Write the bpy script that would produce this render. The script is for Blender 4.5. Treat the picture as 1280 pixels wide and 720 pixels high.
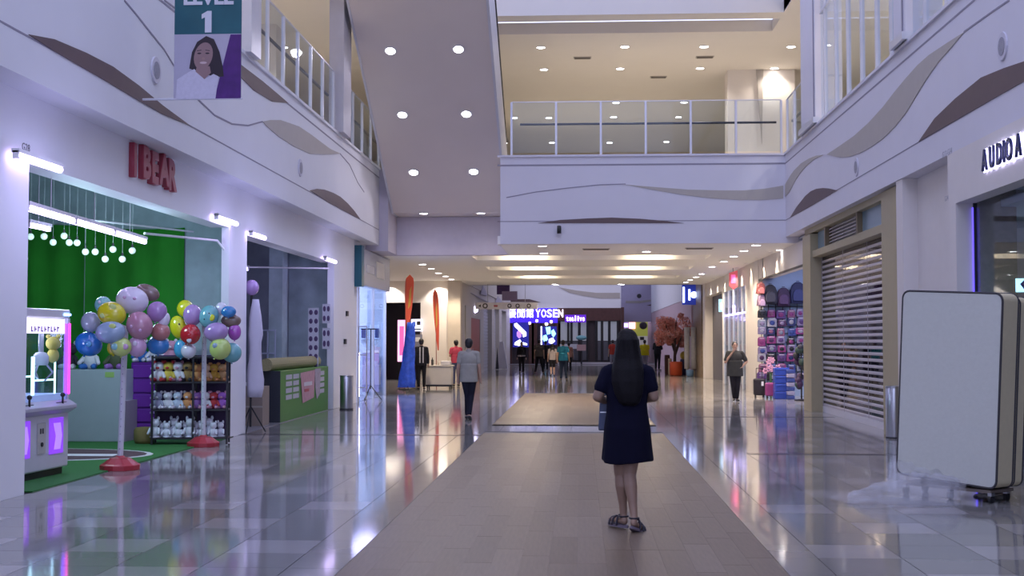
import bpy, bmesh, math, random
from mathutils import Vector, Matrix, Euler
random.seed(7)
R = math.radians
C = bpy.context.scene.collection
SC = bpy.context.scene
ORD = ['first', 'second', 'third', 'fourth', 'fifth', 'sixth', 'seventh', 'eighth', 'ninth', 'tenth', 'eleventh', 'twelfth', 'thirteenth', 'fourteenth']
for o in list(bpy.data.objects):
    bpy.data.objects.remove(o)

# ------------------------------------------------------------------ camera, world, exposure
F = 1600.0
CAMH = 1.55
PITCH = math.atan(66 / F)
YAW = math.atan(85 / F * math.cos(PITCH))
cam_d = bpy.data.cameras.new('camera')
cam = bpy.data.objects.new('camera', cam_d)
C.objects.link(cam)
cam.location = (0, 0, CAMH)
cam.rotation_euler = (math.pi / 2 + PITCH, 0, YAW)
cam_d.sensor_width = 36
cam_d.lens = F / 1280 * 36
cam_d.clip_end = 400
SC.camera = cam

world = bpy.data.worlds.new('world')
SC.world = world
world.use_nodes = True
bg = world.node_tree.nodes['Background']
bg.inputs[0].default_value = (0.54, 0.59, 0.92, 1)
bg.inputs[1].default_value = 1.6

SC.view_settings.view_transform = 'Standard'
SC.view_settings.look = 'None'
SC.view_settings.gamma = 1
SC.view_settings.use_curve_mapping = False
SC.view_settings.exposure = 0.40

FV = Vector((-math.sin(YAW) * math.cos(PITCH), math.cos(YAW) * math.cos(PITCH), math.sin(PITCH)))
RV = Vector((math.cos(YAW), math.sin(YAW), 0))
UV = RV.cross(FV)


def ray(x, y):
    return FV + RV * ((x - 640) / F) - UV * ((y - 360) / F)


def onX(x, y, X):      # photograph pixel -> (Y, Z) on the plane X
    d = ray(x, y); t = X / d.x
    return (d.y * t, CAMH + d.z * t)


def onY(x, y, Y):      # -> (X, Z) on the plane Y
    d = ray(x, y); t = Y / d.y
    return (d.x * t, CAMH + d.z * t)


def onZ(x, y, Z=0.0):  # -> (X, Y) on the plane Z
    d = ray(x, y); t = (Z - CAMH) / d.z
    return (d.x * t, d.y * t)


# ------------------------------------------------------------------ materials
MATS = {}


def mat(name, col=(.8, .8, .8), rough=.5, metal=0, var=.06, scale=6, bump=0, emit=None, es=1, alpha=1, trans=0, spec=.5, coat=0, attr=None):
    if name in MATS:
        return MATS[name]
    m = bpy.data.materials.new(name)
    m.use_nodes = True
    nt = m.node_tree
    b = nt.nodes['Principled BSDF']
    b.inputs['Roughness'].default_value = rough
    b.inputs['Metallic'].default_value = metal
    b.inputs['Specular IOR Level'].default_value = spec
    b.inputs['Coat Weight'].default_value = coat
    b.inputs['Coat Roughness'].default_value = .05
    if trans:
        b.inputs['Transmission Weight'].default_value = trans
    if alpha < 1:
        b.inputs['Alpha'].default_value = alpha
    tc = nt.nodes.new('ShaderNodeTexCoord')
    n = nt.nodes.new('ShaderNodeTexNoise')
    n.inputs['Scale'].default_value = scale
    n.inputs['Detail'].default_value = 4
    nt.links.new(tc.outputs['Object'], n.inputs['Vector'])
    mr = nt.nodes.new('ShaderNodeMapRange')
    mr.inputs['To Min'].default_value = 1 - var
    mr.inputs['To Max'].default_value = 1 + var
    nt.links.new(n.outputs['Fac'], mr.inputs['Value'])
    mx = nt.nodes.new('ShaderNodeVectorMath')
    mx.operation = 'SCALE'
    mx.inputs[0].default_value = col
    nt.links.new(mr.outputs[0], mx.inputs['Scale'])
    nt.links.new(mx.outputs[0], b.inputs['Base Color'])
    if emit:
        b.inputs['Emission Color'].default_value = (*emit, 1)
        b.inputs['Emission Strength'].default_value = es
    if bump:
        bp = nt.nodes.new('ShaderNodeBump')
        bp.inputs['Strength'].default_value = bump
        bp.inputs['Distance'].default_value = .01
        nt.links.new(n.outputs['Fac'], bp.inputs['Height'])
        nt.links.new(bp.outputs[0], b.inputs['Normal'])
    MATS[name] = m
    return m


def glass(name, tint=(.9, .95, 1), refl=1.0):
    """thin pane: clear with Fresnel reflection"""
    if name in MATS:
        return MATS[name]
    m = bpy.data.materials.new(name)
    m.use_nodes = True
    nt = m.node_tree
    nt.nodes.clear()
    out = nt.nodes.new('ShaderNodeOutputMaterial')
    mix = nt.nodes.new('ShaderNodeMixShader')
    tr = nt.nodes.new('ShaderNodeBsdfTransparent')
    gl = nt.nodes.new('ShaderNodeBsdfGlossy')
    gl.inputs['Roughness'].default_value = .02
    tr.inputs[0].default_value = (*tint, 1)
    fr = nt.nodes.new('ShaderNodeLayerWeight')
    fr.inputs[0].default_value = .5
    pw = nt.nodes.new('ShaderNodeMath')
    pw.operation = 'POWER'
    pw.inputs[1].default_value = 5
    nt.links.new(fr.outputs['Facing'], pw.inputs[0])
    mu = nt.nodes.new('ShaderNodeMath')
    mu.operation = 'MULTIPLY_ADD'
    mu.inputs[1].default_value = .45 * refl
    mu.inputs[2].default_value = .03 * refl
    mu.use_clamp = True
    nt.links.new(pw.outputs[0], mu.inputs[0])
    nt.links.new(mu.outputs[0], mix.inputs[0])
    nt.links.new(tr.outputs[0], mix.inputs[1])
    nt.links.new(gl.outputs[0], mix.inputs[2])
    nt.links.new(mix.outputs[0], out.inputs[0])
    MATS[name] = m
    return m


WALL = mat('wall paint', (.76, .76, .80), .6, var=.03, scale=2)
WALLR = mat('right wall paint', (.70, .68, .74), .6, var=.03, scale=2)
SOFFIT = mat('soffit board', (.68, .61, .58), .7, var=.03, scale=1.5)
CEIL = mat('ceiling board', (.88, .86, .83), .7, var=.02, scale=1)
CREAM = mat('cream wall', (.80, .74, .68), .6, var=.04, scale=2)
CREAML1 = mat('upper cream', (.78, .73, .66), .7, var=.03, scale=1)
GROOVE = mat('groove line', (.30, .28, .34), .8)
DARKPANEL = mat('dark wave panel', (.13, .085, .085), .55, var=.1)
TANPANEL = mat('tan wave panel', (.46, .42, .38), .6)
CONC = mat('bare concrete', (.42, .52, .56), .85, var=.35, scale=3, bump=.3)  # grey concrete; blue cast of the tube lamps is put into its colour
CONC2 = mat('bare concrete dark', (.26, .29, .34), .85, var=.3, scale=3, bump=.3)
BLACK = mat('black metal', (.015, .015, .018), .4)
DARK = mat('dark panel', (.045, .043, .05), .5)
WHITE = mat('white plastic', (.8, .8, .82), .4, var=.02)
STEEL = mat('brushed steel', (.55, .56, .6), .28, 1, var=.08)
ALU = mat('painted aluminium', (.68, .68, .74), .35, .3)
GLASS = glass('clear pane')
GLASSD = glass('smoked pane', (.35, .35, .45), 1.6)
SKIN = mat('skin', (.50, .31, .23), .5, var=.05)
SKINW = mat('skin woman', (.30, .19, .135), .5, var=.05)
HAIRM = mat('black hair', (.012, .010, .012), .45, var=.3, scale=40)


# ------------------------------------------------------------------ mesh builder
class MB:
    def __init__(s):
        s.v = []; s.f = []

    def add(s, vs, fs):
        k = len(s.v)
        s.v += [tuple(v) for v in vs]
        s.f += [tuple(i + k for i in f) for f in fs]
        return s

    def box(s, x0, x1, y0, y1, z0, z1):
        return s.add([(x0, y0, z0), (x1, y0, z0), (x1, y1, z0), (x0, y1, z0), (x0, y0, z1), (x1, y0, z1), (x1, y1, z1), (x0, y1, z1)],
                     [(0, 3, 2, 1), (4, 5, 6, 7), (0, 1, 5, 4), (1, 2, 6, 5), (2, 3, 7, 6), (3, 0, 4, 7)])

    def cyl(s, p0, p1, r0, r1=None, n=12):
        r1 = r0 if r1 is None else r1
        p0 = Vector(p0); p1 = Vector(p1)
        d = (p1 - p0).normalized()
        a = d.orthogonal().normalized(); b = d.cross(a)
        vs = []
        for p, r in ((p0, r0), (p1, r1)):
            for i in range(n):
                t = 2 * math.pi * i / n
                vs.append(p + (a * math.cos(t) + b * math.sin(t)) * r)
        fs = [(i, (i + 1) % n, n + (i + 1) % n, n + i) for i in range(n)]
        fs += [tuple(range(n - 1, -1, -1)), tuple(range(n, 2 * n))]
        return s.add(vs, fs)

    def lathe(s, prof, c=(0, 0, 0), n=16):
        rings = []
        for r, z in prof:
            rings.append([(c[0] + r * math.cos(2 * math.pi * i / n), c[1] + r * math.sin(2 * math.pi * i / n), c[2] + z) for i in range(n)])
        return s.loft(rings)

    def loft(s, rings):
        n = len(rings[0])
        vs = [p for r in rings for p in r]
        fs = []
        for k in range(len(rings) - 1):
            for i in range(n):
                j = (i + 1) % n
                fs.append((k * n + i, k * n + j, (k + 1) * n + j, (k + 1) * n + i))
        fs.append(tuple(range(n - 1, -1, -1)))
        fs.append(tuple((len(rings) - 1) * n + i for i in range(n)))
        return s.add(vs, fs)

    def ell(s, c, r, n=12, m=8, rot=None):
        c = Vector(c)
        if not isinstance(r, (tuple, list)):
            r = (r, r, r)
        M = rot or Matrix.Identity(3)
        vs = [c + M @ Vector((0, 0, -r[2]))]
        for k in range(1, m):
            p = math.pi * k / m
            for i in range(n):
                t = 2 * math.pi * i / n
                vs.append(c + M @ Vector((r[0] * math.sin(p) * math.cos(t), r[1] * math.sin(p) * math.sin(t), -r[2] * math.cos(p))))
        vs.append(c + M @ Vector((0, 0, r[2])))
        fs = []
        for i in range(n):
            j = (i + 1) % n
            fs.append((0, 1 + j, 1 + i))
            for k in range(m - 2):
                a = 1 + k * n
                fs.append((a + i, a + j, a + n + j, a + n + i))
            a = 1 + (m - 2) * n
            fs.append((a + i, a + j, len(vs) - 1))
        return s.add(vs, fs)

    def cap(s, p0, p1, r0, r1, n=12, fl=1.0):
        """tapered capsule, closed"""
        p0 = Vector(p0); p1 = Vector(p1)
        d = (p1 - p0).normalized()
        a = Vector((1, 0, 0)) - d * d.x
        if a.length < .2:
            a = Vector((0, 1, 0)) - d * d.y
        a.normalize(); b = d.cross(a)
        rings = []
        for t in (-.97, -.7, -.35, 0):
            rings.append((p0 + d * r0 * t, r0 * math.sqrt(1 - t * t)))
        for t in (0, .35, .7, .97):
            rings.append((p1 + d * r1 * t, r1 * math.sqrt(1 - t * t)))
        return s.loft([[c + (a * math.cos(2 * math.pi * i / n) + b * fl * math.sin(2 * math.pi * i / n)) * r for i in range(n)] for c, r in rings])

    def prism(s, pts, ax, a0, a1):
        def P(p, a):
            return (a, p[0], p[1]) if ax == 'X' else (p[0], a, p[1]) if ax == 'Y' else (p[0], p[1], a)
        n = len(pts)
        vs = [P(p, a0) for p in pts] + [P(p, a1) for p in pts]
        fs = [tuple(range(n)), tuple(range(2 * n - 1, n - 1, -1))] + [(i, n + i, n + (i + 1) % n, (i + 1) % n) for i in range(n)]
        return s.add(vs, fs)

    def mesh(s, name):
        me = bpy.data.meshes.new(name)
        me.from_pydata(s.v, [], s.f)
        bm = bmesh.new(); bm.from_mesh(me)
        bmesh.ops.recalc_face_normals(bm, faces=bm.faces)
        bm.to_mesh(me); bm.free()
        return me

    def build(s, name, m, parent=None, smooth=False, w=False, bevel=0, raw=False):
        if w and parent is not None:
            l = parent.location
            s.v = [(v[0] - l.x, v[1] - l.y, v[2] - l.z) for v in s.v]
        if raw:
            me = bpy.data.meshes.new(name); me.from_pydata(s.v, [], s.f)
        else:
            me = s.mesh(name)
        o = bpy.data.objects.new(name, me)
        C.objects.link(o)
        if m:
            me.materials.append(m)
        if parent is not None:
            o.parent = parent
        if smooth:
            for p in me.polygons:
                p.use_smooth = True
        if bevel:
            b = o.modifiers.new('bevel', 'BEVEL'); b.width = bevel; b.segments = 2; b.limit_method = 'ANGLE'
        return o


def B(x0, x1, y0, y1, z0, z1):
    return MB().box(x0, x1, y0, y1, z0, z1)


def thing(name, label, cat, loc=(0, 0, 0), rz=0, group=None):
    o = bpy.data.objects.new(name, None)
    o.empty_display_size = .1
    C.objects.link(o)
    o.location = loc; o.rotation_euler = (0, 0, rz)
    return tag(o, label, cat, group)


def tag(o, label, cat, group=None):
    o['label'] = label; o['category'] = cat
    if group: o['group'] = group
    return o


def struct(o, label=None):
    o['kind'] = 'structure'
    if label: o['label'] = label
    return o


def copy_tree(o, parent=None):
    c = o.copy(); C.objects.link(c)
    if parent is not None: c.parent = parent
    for ch in o.children:
        copy_tree(ch, c)
    return c


def put(o, loc, rz=0, label=None, group=None, scale=None):
    o.location = loc; o.rotation_euler = (0, 0, rz)
    if label: o['label'] = label
    if group: o['group'] = group
    if scale: o.scale = (scale,) * 3
    return o


def bake(o):
    """apply modifiers of an object"""
    dg = bpy.context.evaluated_depsgraph_get()
    me = bpy.data.meshes.new_from_object(o.evaluated_get(dg))
    o.modifiers.clear()
    old = o.data; o.data = me
    return o


def text(body, size, m, name='letter', parent=None, loc=(0, 0, 0), rot=(90, 0, 0), ext=.01, off=0, bev=0, align='LEFT', sx=1):
    cu = bpy.data.curves.new(name, 'FONT')
    cu.body = body; cu.size = size; cu.extrude = ext; cu.offset = off; cu.bevel_depth = bev; cu.resolution_u = 3
    cu.align_x = align
    t = bpy.data.objects.new(name, cu)
    C.objects.link(t)
    bpy.context.view_layer.update()
    me = bpy.data.meshes.new_from_object(t.evaluated_get(bpy.context.evaluated_depsgraph_get()))
    bpy.data.objects.remove(t)
    o = bpy.data.objects.new(name, me)
    C.objects.link(o)
    me.materials.clear(); me.materials.append(m)
    o.rotation_euler = tuple(R(a) for a in rot)
    o.location = loc
    o.scale = (sx, 1, 1)
    if parent is not None:
        o.parent = parent
    return o


def light(kind, loc, power, col=(1, 1, 1), size=.1, parent=None, rot=(0, 0, 0), spot=110, sy=None, blend=.6):
    l = bpy.data.lights.new('lamp_light', kind)
    l.energy = power; l.color = col
    if kind == 'AREA':
        l.size = size
        if sy: l.shape = 'RECTANGLE'; l.size_y = sy
    elif kind == 'SPOT':
        l.spot_size = R(spot); l.spot_blend = blend; l.shadow_soft_size = size
    else:
        l.shadow_soft_size = size
    o = bpy.data.objects.new('lamp_light', l)
    C.objects.link(o)
    o.location = loc; o.rotation_euler = tuple(R(a) for a in rot)
    if parent is not None: o.parent = parent
    return o


# ================================================================== SETTING
XL, XLU = -5.6, -5.25        # left shop line, left bulkhead
XR = 4.95                    # right wall line
XS = 5.2                     # right recessed shop line
ZB = 4.05                    # underside of bulkheads
ZJ = 4.45                    # joint line
Z1 = 6.07                    # upper floor level
YA = 31.0                    # far side of the atrium
YB = 54.0                    # end of the low ceiling
YE = 86.0                    # far shop front
ZC = 3.9                     # low ceiling

# ---- floor
base = struct(MB().box(-16, 16, -8, 130, -.3, -.012).build('floor', mat('floor grout', (.16, .15, .17), .5)), 'polished pale tile floor with a wood look strip down the middle')
def tilemat(n, c):
    return mat(n, c, .075, var=.05, scale=3, spec=.6)
T = [tilemat('tile grey', (.265, .255, .245)), tilemat('tile cool', (.235, .228, .225)), tilemat('tile pale', (.37, .35, .35))]
cols = [(-2.0 - .6 * (i + 1), -2.0 - .6 * i, i) for i in range(6)] + [(1.69 + .6 * i, 1.69 + .6 * (i + 1), i) for i in range(6)]
border = [(-2.0, -1.62, 0), (1.38, 1.69, 0)]
ROW0 = 9.32
far = [MB(), MB(), MB()]
tile_me = {}
def tone(i, r):
    if (r % 4 == 0 and i % 2 == 0) or (r % 4 == 2 and i % 2 == 1):
        return 2
    return 1 if random.random() < .35 else 0
for r in range(-14, 124):
    y0 = ROW0 + .6 * r
    near = -3 <= r <= 7
    cc = list(cols)
    if not (21.5 <= y0 < 23.3 or y0 > 37.6):
        cc += border
    else:
        cc += [(-2.0 + .615 * k, -2.0 + .615 * (k + 1), k) for k in range(6)]
    if y0 > 55:
        cc += [(-5.6 - .6 * (k + 1), -5.6 - .6 * k, k) for k in range(0)]
    for x0, x1, i in cc:
        t = tone(i, r) if (x0, x1, i) not in border else 0
        g = .003
        if near:
            key = (round(x1 - x0, 3), t)
            if key not in tile_me:
                mb = B(g, x1 - x0 - g, g, .6 - g, -.011, 0)
                me = mb.mesh('floor_tile'); me.materials.append(T[t]); tile_me[key] = me
            o = bpy.data.objects.new('floor_tile', tile_me[key]); C.objects.link(o)
            o.location = (x0, y0, 0); o.parent = base
        else:
            far[t].box(x0 + g, x1 - g, y0 + g, y0 + .6 - g, -.011, 0)
for t in range(3):
    o = far[t].build('tile_field', T[t], base); o['kind'] = 'stuff'
# side lobby and shop floors
struct(B(-14, XL, 29, 86, -.011, 0).build('floor', mat('lobby floor', (.25, .245, .27), .1, var=.15, scale=2, spec=.7)), 'polished pale lobby floor behind the left corridor')
struct(B(5.3, 14, 5, 60, -.011, 0).build('floor', mat('right shop floor', (.25, .24, .26), .15, spec=.6)), 'pale floor inside the right hand shops')
struct(B(-5.3, 10, 92.2, 130, -.011, 0).build('floor', mat('far floor', (.25, .24, .26), .12, spec=.6)), 'pale floor at the far end of the mall')
# dark movement joints
ST = mat('dark floor strip', (.085, .08, .09), .15, spec=.6)
struct(B(XL, -1.62, 20.95, 21.2, 0, .003).build('trim_1', ST), 'dark strip across the tiles on the left')
struct(B(2.3, XR + .2, 17.7, 17.95, 0, .003).build('trim_2', ST), 'dark strip across the tiles on the right')
struct(B(2.3, XR + .2, 26.3, 26.5, 0, .003).build('trim_3', ST), 'thin dark strip across the tiles by the shutter')

# ---- wood look strip
def woodmat(n, c):
    m = mat(n, c, .38, var=.30, scale=5, spec=.35)
    nt = m.node_tree
    mp = nt.nodes.new('ShaderNodeMapping'); mp.inputs['Scale'].default_value = (9, .8, 1)
    tc = [x for x in nt.nodes if x.type == 'TEX_COORD'][0]; nz = [x for x in nt.nodes if x.type == 'TEX_NOISE'][0]
    nt.links.new(tc.outputs['Object'], mp.inputs[0]); nt.links.new(mp.outputs[0], nz.inputs['Vector'])
    return m
W = [woodmat('wood plank brown', (.150, .108, .074)), woodmat('wood plank mid', (.160, .117, .082)), woodmat('wood plank pale', (.178, .132, .096)), woodmat('wood plank dark', (.140, .100, .068))]
pl_me = []
for k in range(4):
    me = B(.0005, .2 - .0005, .002, 1.198, -.011, 0).mesh('plank'); me.materials.append(W[k]); pl_me.append(me)
farp = [MB() for _ in range(4)]
for i in range(15):
    off = random.choice([0, .3, .6, .9])
    for j in range(-8, 12):
        y0 = 6.9 + 1.2 * j + off
        if y0 + 1.2 > 21.5 : continue
        k = random.choice([0, 0, 1, 1, 2, 3])
        if j >= -1 and y0 < 18:
            o = bpy.data.objects.new('plank', pl_me[k]); C.objects.link(o); o.location = (-1.62 + .2 * i, y0, 0); o.parent = base
            o['kind'] = 'thing'
        else:
            farp[k].box(-1.62 + .2 * i + .0005, -1.42 + .2 * i - .0005, y0 + .002, y0 + 1.198, -.011, 0)
    farp[1].box(-1.62 + .2 * i + .0005, -1.42 + .2 * i - .0005, 20.3, 21.5, -.0112, -.0003)
    for j in range(12):
        k = random.choice([0, 0, 1, 1, 2, 3])
        farp[k].box(-1.62 + .2 * i + .0005, -1.42 + .2 * i - .0005, 23.4 + 1.2 * j + .002, 23.4 + 1.2 * (j + 1), -.011, 0)
for k in range(4):
    o = farp[k].build('plank_field', W[k], base); o['kind'] = 'stuff'
for o in base.children:
    if o.name.startswith('plank') and o.get('kind') == 'thing': del o['kind']

# ---- left wall
wl = MB()
def wallseg(mb, x0, x1, y0, y1, z0, z1): mb.box(x0, x1, y0, y1, z0, z1)
wallseg(wl, XL - .3, XL, -6, 12.7, 0, ZB)
wallseg(wl, XL - .3, XL, 12.7, 20.15, 3.36, ZB)
wallseg(wl, XL - .12, XL, 20.15, 21.25, 0, ZB)
wallseg(wl, XL - .3, XL, 21.25, 28.9, 3.33, ZB)
wallseg(wl, XL - .15, XL, 28.9, 31.9, 0, ZB)
wallseg(wl, XL - .3, XL, 31.9, 36.6, 3.7, ZB)
wallleft = struct(wl.build('wall_left', mat('lower wall paint', (.84, .84, .88), .6, var=.03, scale=2)), 'long white left wall with shop openings')
bl = MB().box(-6.2, XLU, -6, 36.5, ZB, Z1)
bulk = struct(bl.build('wall_left', WALL), 'white left bulkhead with inlaid wave panels')
def groove(parent, X, z, y0, y1, side, h=.018):
    B(X - .004, X + .004, y0, y1, z - h / 2, z + h / 2).build('groove', GROOVE, parent)
groove(bulk, XLU, ZJ, -6, 36.5, 1)
groove(bulk, XLU, 5.82, -6, 36.5, 1, .03)
B(XLU - .02, XLU + .04, -6, 36.5, Z1 - .05, Z1).build('coping', WALL, bulk)
def wave(parent, X, pts, m, side, name='wave_panel'):
    yz = [onX(px, py, X) for px, py in pts]
    a = X - .02 if side < 0 else X - .012
    MB().prism(yz, 'X', X - .012, X + .012).build(name, m, parent)
wave(bulk, XLU, [(35, 43), (67, 49), (107, 66), (140, 83), (173, 107), (203, 132), (237, 157), (203, 143), (173, 126), (133, 102), (100, 83), (67, 64)], DARKPANEL, 1)
wave(bulk, XLU, [(285, 68), (302, 82), (327, 101), (345, 116), (360, 129), (340, 127), (317, 113), (302, 98), (290, 82)], DARKPANEL, 1)
wave(bulk, XLU, [(328, 152), (338, 150), (350, 150), (373, 158), (388, 168), (400, 177), (412, 186), (425, 192), (405, 193), (387, 192), (367, 183), (347, 170), (333, 158)], TANPANEL, 1)
wave(bulk, XLU, [(387, 238), (396, 236), (405, 237), (416, 241), (425, 246), (434, 254), (442, 263), (450, 274), (430, 264), (410, 253)], DARKPANEL, 1)
def thinline(parent, X, pts, name='inlay_line'):
    yz = [onX(px, py, X) for px, py in pts]
    mb = MB()
    for (a, b), (c, d) in zip(yz, yz[1:]):
        mb.prism([(a, b - .012), (c, d - .012), (c, d + .012), (a, b + .012)], 'X', X - .006, X + .006)
    mb.build(name, GROOVE, parent)
thinline(bulk, XLU, [(155, 0), (170, 18), (185, 37), (205, 62), (222, 90), (245, 122), (268, 144), (290, 155), (310, 157), (328, 152)])
thinline(bulk, XLU, [(425, 192), (437, 206), (447, 228), (455, 240)])
thinline(bulk, XLU, [(205, 0), (232, 20), (262, 48), (286, 69)])
def speaker(X, px, py, side, lab):
    Y, z = onX(px, py, X)
    t = thing('wall_speaker', lab, 'speaker', (X, Y, z))
    MB().cyl((0, 0, 0), (.02 * side, 0, 0), .17, .165, 20).build('ring', mat('speaker ring', (.62, .6, .68), .5), t)
    MB().cyl((.015 * side, 0, 0), (.026 * side, 0, 0), .11, .11, 16).build('grille', mat('speaker grille', (.34, .33, .38), .7, var=.4, scale=90), t)
speaker(XLU, 194, 88, 1, 'round white wall speaker on the left bulkhead beside the banner')
speaker(XLU, 375, 210, 1, 'small round wall speaker below the tan leaf panel')
speaker(XR, 1254, 58, -1, 'round wall speaker above the large dark arch on the right')
speaker(XR, 1071, 209, -1, 'round wall speaker under the long tan wave on the right')

# ---- right wall
wr = MB()
wallseg(wr, XR, XR + .5, -6, 36.0 - 5, ZB, Z1)
bulkr = struct(wr.build('wall_right', WALLR), 'white right bulkhead with inlaid wave panels')
groove(bulkr, XR, ZJ, -6, 31, -1)
groove(bulkr, XR, 5.82, -6, 31, -1, .03)
B(XR - .04, XR + .02, -6, 31, Z1 - .05, Z1).build('coping', WALLR, bulkr)
wr = MB()
wallseg(wr, XR, XR + .25, 17.1, 17.45, 0, ZB)
wallseg(wr, XR, XR + .25, 6, 17.1, 3.36, ZB)
wallseg(wr, XR, XR + .5, -6, 6, 0, ZB)
wallseg(wr, XR + .25, XR + .6, 17.1, 20.6, 0, ZB)
wallseg(wr, XR + .02, XR + .3, 19.95, 20.35, 0, ZB)
wallseg(wr, XS, XS + .3, 29.4, 37.5, 3.32, ZC)
wallseg(wr, XS - .02, XS + .3, 37.5, 40.4, 0, ZC)
wallseg(wr, XS, XS + .3, 40.4, 46.7, 3.3, ZC)
wallseg(wr, XS - .02, XS + .3, 46.7, 47.0, 0, ZC)
wallseg(wr, XS, XS + .3, 47, 53.0, 3.36, ZC)
wallseg(wr, XS - .06, XS + .3, 53.0, 54.0, 0, ZC)
wallright = struct(wr.build('wall_right', mat('right lower wall', (.74, .69, .66), .6, var=.03)), 'white right wall with shop openings and pillars')
c4 = lambda x, y: (x / 2.77 + 960, y / 2.77)
wave(bulkr, XR, [c4(*p) for p in [(205, 535), (250, 505), (300, 470), (350, 425), (400, 370), (440, 318), (480, 270), (520, 225), (560, 190), (620, 150), (680, 112), (640, 160), (600, 205), (570, 245), (540, 290), (510, 340), (480, 390), (440, 440), (400, 480), (360, 508), (320, 530), (285, 542), (250, 545)]], TANPANEL, -1)
wave(bulkr, XR, [(981, 232), (988, 220), (993, 213), (1002, 204), (1012, 198), (1021, 194.5), (1029, 193.5), (1018, 199), (1008, 208), (1000, 217), (993, 228), (987, 240), (981, 247)], TANPANEL, -1)
wave(bulkr, XR, [(988, 272), (996, 259), (1007, 245), (1014, 239), (1021, 236), (1029, 235), (1036, 235.5), (1047, 238), (1030, 248), (1010, 260)], DARKPANEL, -1)
wave(bulkr, XR, [(1149, 177), (1169, 148), (1195, 123), (1227, 97), (1256, 85), (1280, 77), (1320, 58), (1360, 40), (1400, 29), (1430, 13), (1380, 43), (1330, 72), (1280, 102), (1215, 139)], DARKPANEL, -1)
thinline(bulkr, XR, [(1205, 40), (1240, 15), (1262, 0)])

z0_pit = 4.94
# ---- far wall of atrium 1 (slab edge)
far_w = struct(B(-1.93, 14, YA, YA + .5, ZC, Z1).build('wall_far', WALLR), 'white slab edge across the far side of the atrium')
struct(B(-14, -1.93, 34.8, 35.2, ZC - .002, z0_pit).build('wall_far', mat('escalator pit face', (.56, .52, .60), .7)), 'lilac grey slab edge below the escalator')
B(-2.0, XR, YA - .004, YA + .004, ZJ - .01, ZJ + .01).build('groove', GROOVE, far_w)
B(-2.0, XR, YA - .004, YA + .004, 5.80, 5.84).build('groove', GROOVE, far_w)
B(-2.0, XR, YA - .04, YA + .02, Z1 - .05, Z1).build('coping', WALLR, far_w)
MB().prism([onY(px, py, YA) for px, py in [(780, 230.5), (820, 234), (860, 237), (900, 238), (930, 238), (955, 236), (979, 232), (979, 248), (955, 250), (925, 250), (890, 248), (850, 243), (815, 237)]], 'Y', YA - .012, YA + .01).build('wave_panel', TANPANEL, far_w)
MB().prism([onY(px, py, YA) for px, py in [(672, 279), (700, 275), (735, 273), (765, 272), (800, 273.5), (830, 276), (855, 279)]], 'Y', YA - .012, YA + .01).build('wave_panel', DARKPANEL, far_w)
mb = MB()
pts = [onY(px, py, YA) for px, py in [(633, 247), (670, 240), (710, 235), (750, 231), (782, 230)]]
for (a, b), (c, d) in zip(pts, pts[1:]):
    mb.prism([(a, b - .012), (c, d - .012), (c, d + .012), (a, b + .012)], 'Y', YA - .006, YA + .006)
mb.build('inlay_line', GROOVE, far_w)
# CCTV
t = thing('security_camera', 'small black security camera on the white slab edge above the corridor', 'camera', (*onY(699, 290, YA)[:1], YA - .1, onY(699, 286, YA)[1]))
MB().cyl((0, .1, 0), (0, 0, 0), .03).build('bracket', BLACK, t)
MB().cyl((0, 0, .06), (0, -.02, -.12), .05, .055).build('body', BLACK, t, True)

# ---- upper storey: slabs, ceilings, back walls
CE = MB().box(-1.9, 14, YA + .5, 35.2, ZC + .5, Z1 - .02).box(-14, 14, 35.2, YB, ZC + .5, Z1 - .02)
struct(CE.build('floor', CREAML1), 'upper floor slab over the corridor')
struct(B(-14, -6.2, -6, 36, 5.6, Z1 - .02).build('floor', CREAML1), 'upper floor slab on the left')
struct(B(XR + .5, 14, -6, YA, 5.6, Z1 - .02).build('floor', CREAML1), 'upper floor slab on the right')
ZU = 9.5
up = MB()
up.box(-14, -5.25, -6, 60, ZU, ZU + .3)
up.box(XR, 14, -6, 60, ZU, ZU + .3)
up.box(-5.25, XR, YA + .0, YA + .6, ZU, ZU + 1.2)
up.box(-5.25, XR, YA + .6, YA + 1.9, ZU + .42, ZU + .8)
up.box(-5.25, XR, YA + 1.9, 60, ZU, ZU + .3)
struct(up.build('ceiling', CREAML1), 'cream ceiling of the upper storey')
struct(B(-14.3, -14, -6, 100, 0, 12).build('wall_left', CREAML1), 'cream back wall of the left upper storey')
struct(B(14, 14.3, -6, 100, 0, 12).build('wall_right', CREAML1), 'cream back wall of the right upper storey')
struct(B(-14, 14, 56, 56.3, Z1, ZU).build('wall_far', CREAML1), 'cream back wall of the upper storey')
struct(MB().box(-5.25 - .3, -5.25, -6, 30, ZU + .02, 14).box(XR, XR + .3, -6, 31, ZU + .02, 14).box(-5.5, XR + .3, YA + .1, YA + .4, ZU + 1.25, 14).build('wall_upper', WALL), 'white walls above the upper storey')
# cream column with cone-shaped shading painted as a tan wedge behind the balcony
t = struct(B(4.35, 6.3, 37.6, 38.4, Z1, ZU).build('trim_4', CREAM), 'cream pier behind the upper balcony')
MB().prism([(onY(945, 88, 37.6)[0], ZU), (onY(954, 88, 37.6)[0], ZU), (onY(952, 170, 37.6)[0], 7.3)], 'Y', 37.55, 37.61).build('tan_cone', TANPANEL, t)
struct(B(-10, 4.2, 47, 47.2, Z1, 7.6).build('trim_5', mat('shop hoarding', (.74, .69, .60), .7)), 'low cream hoarding on the upper storey')
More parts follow.
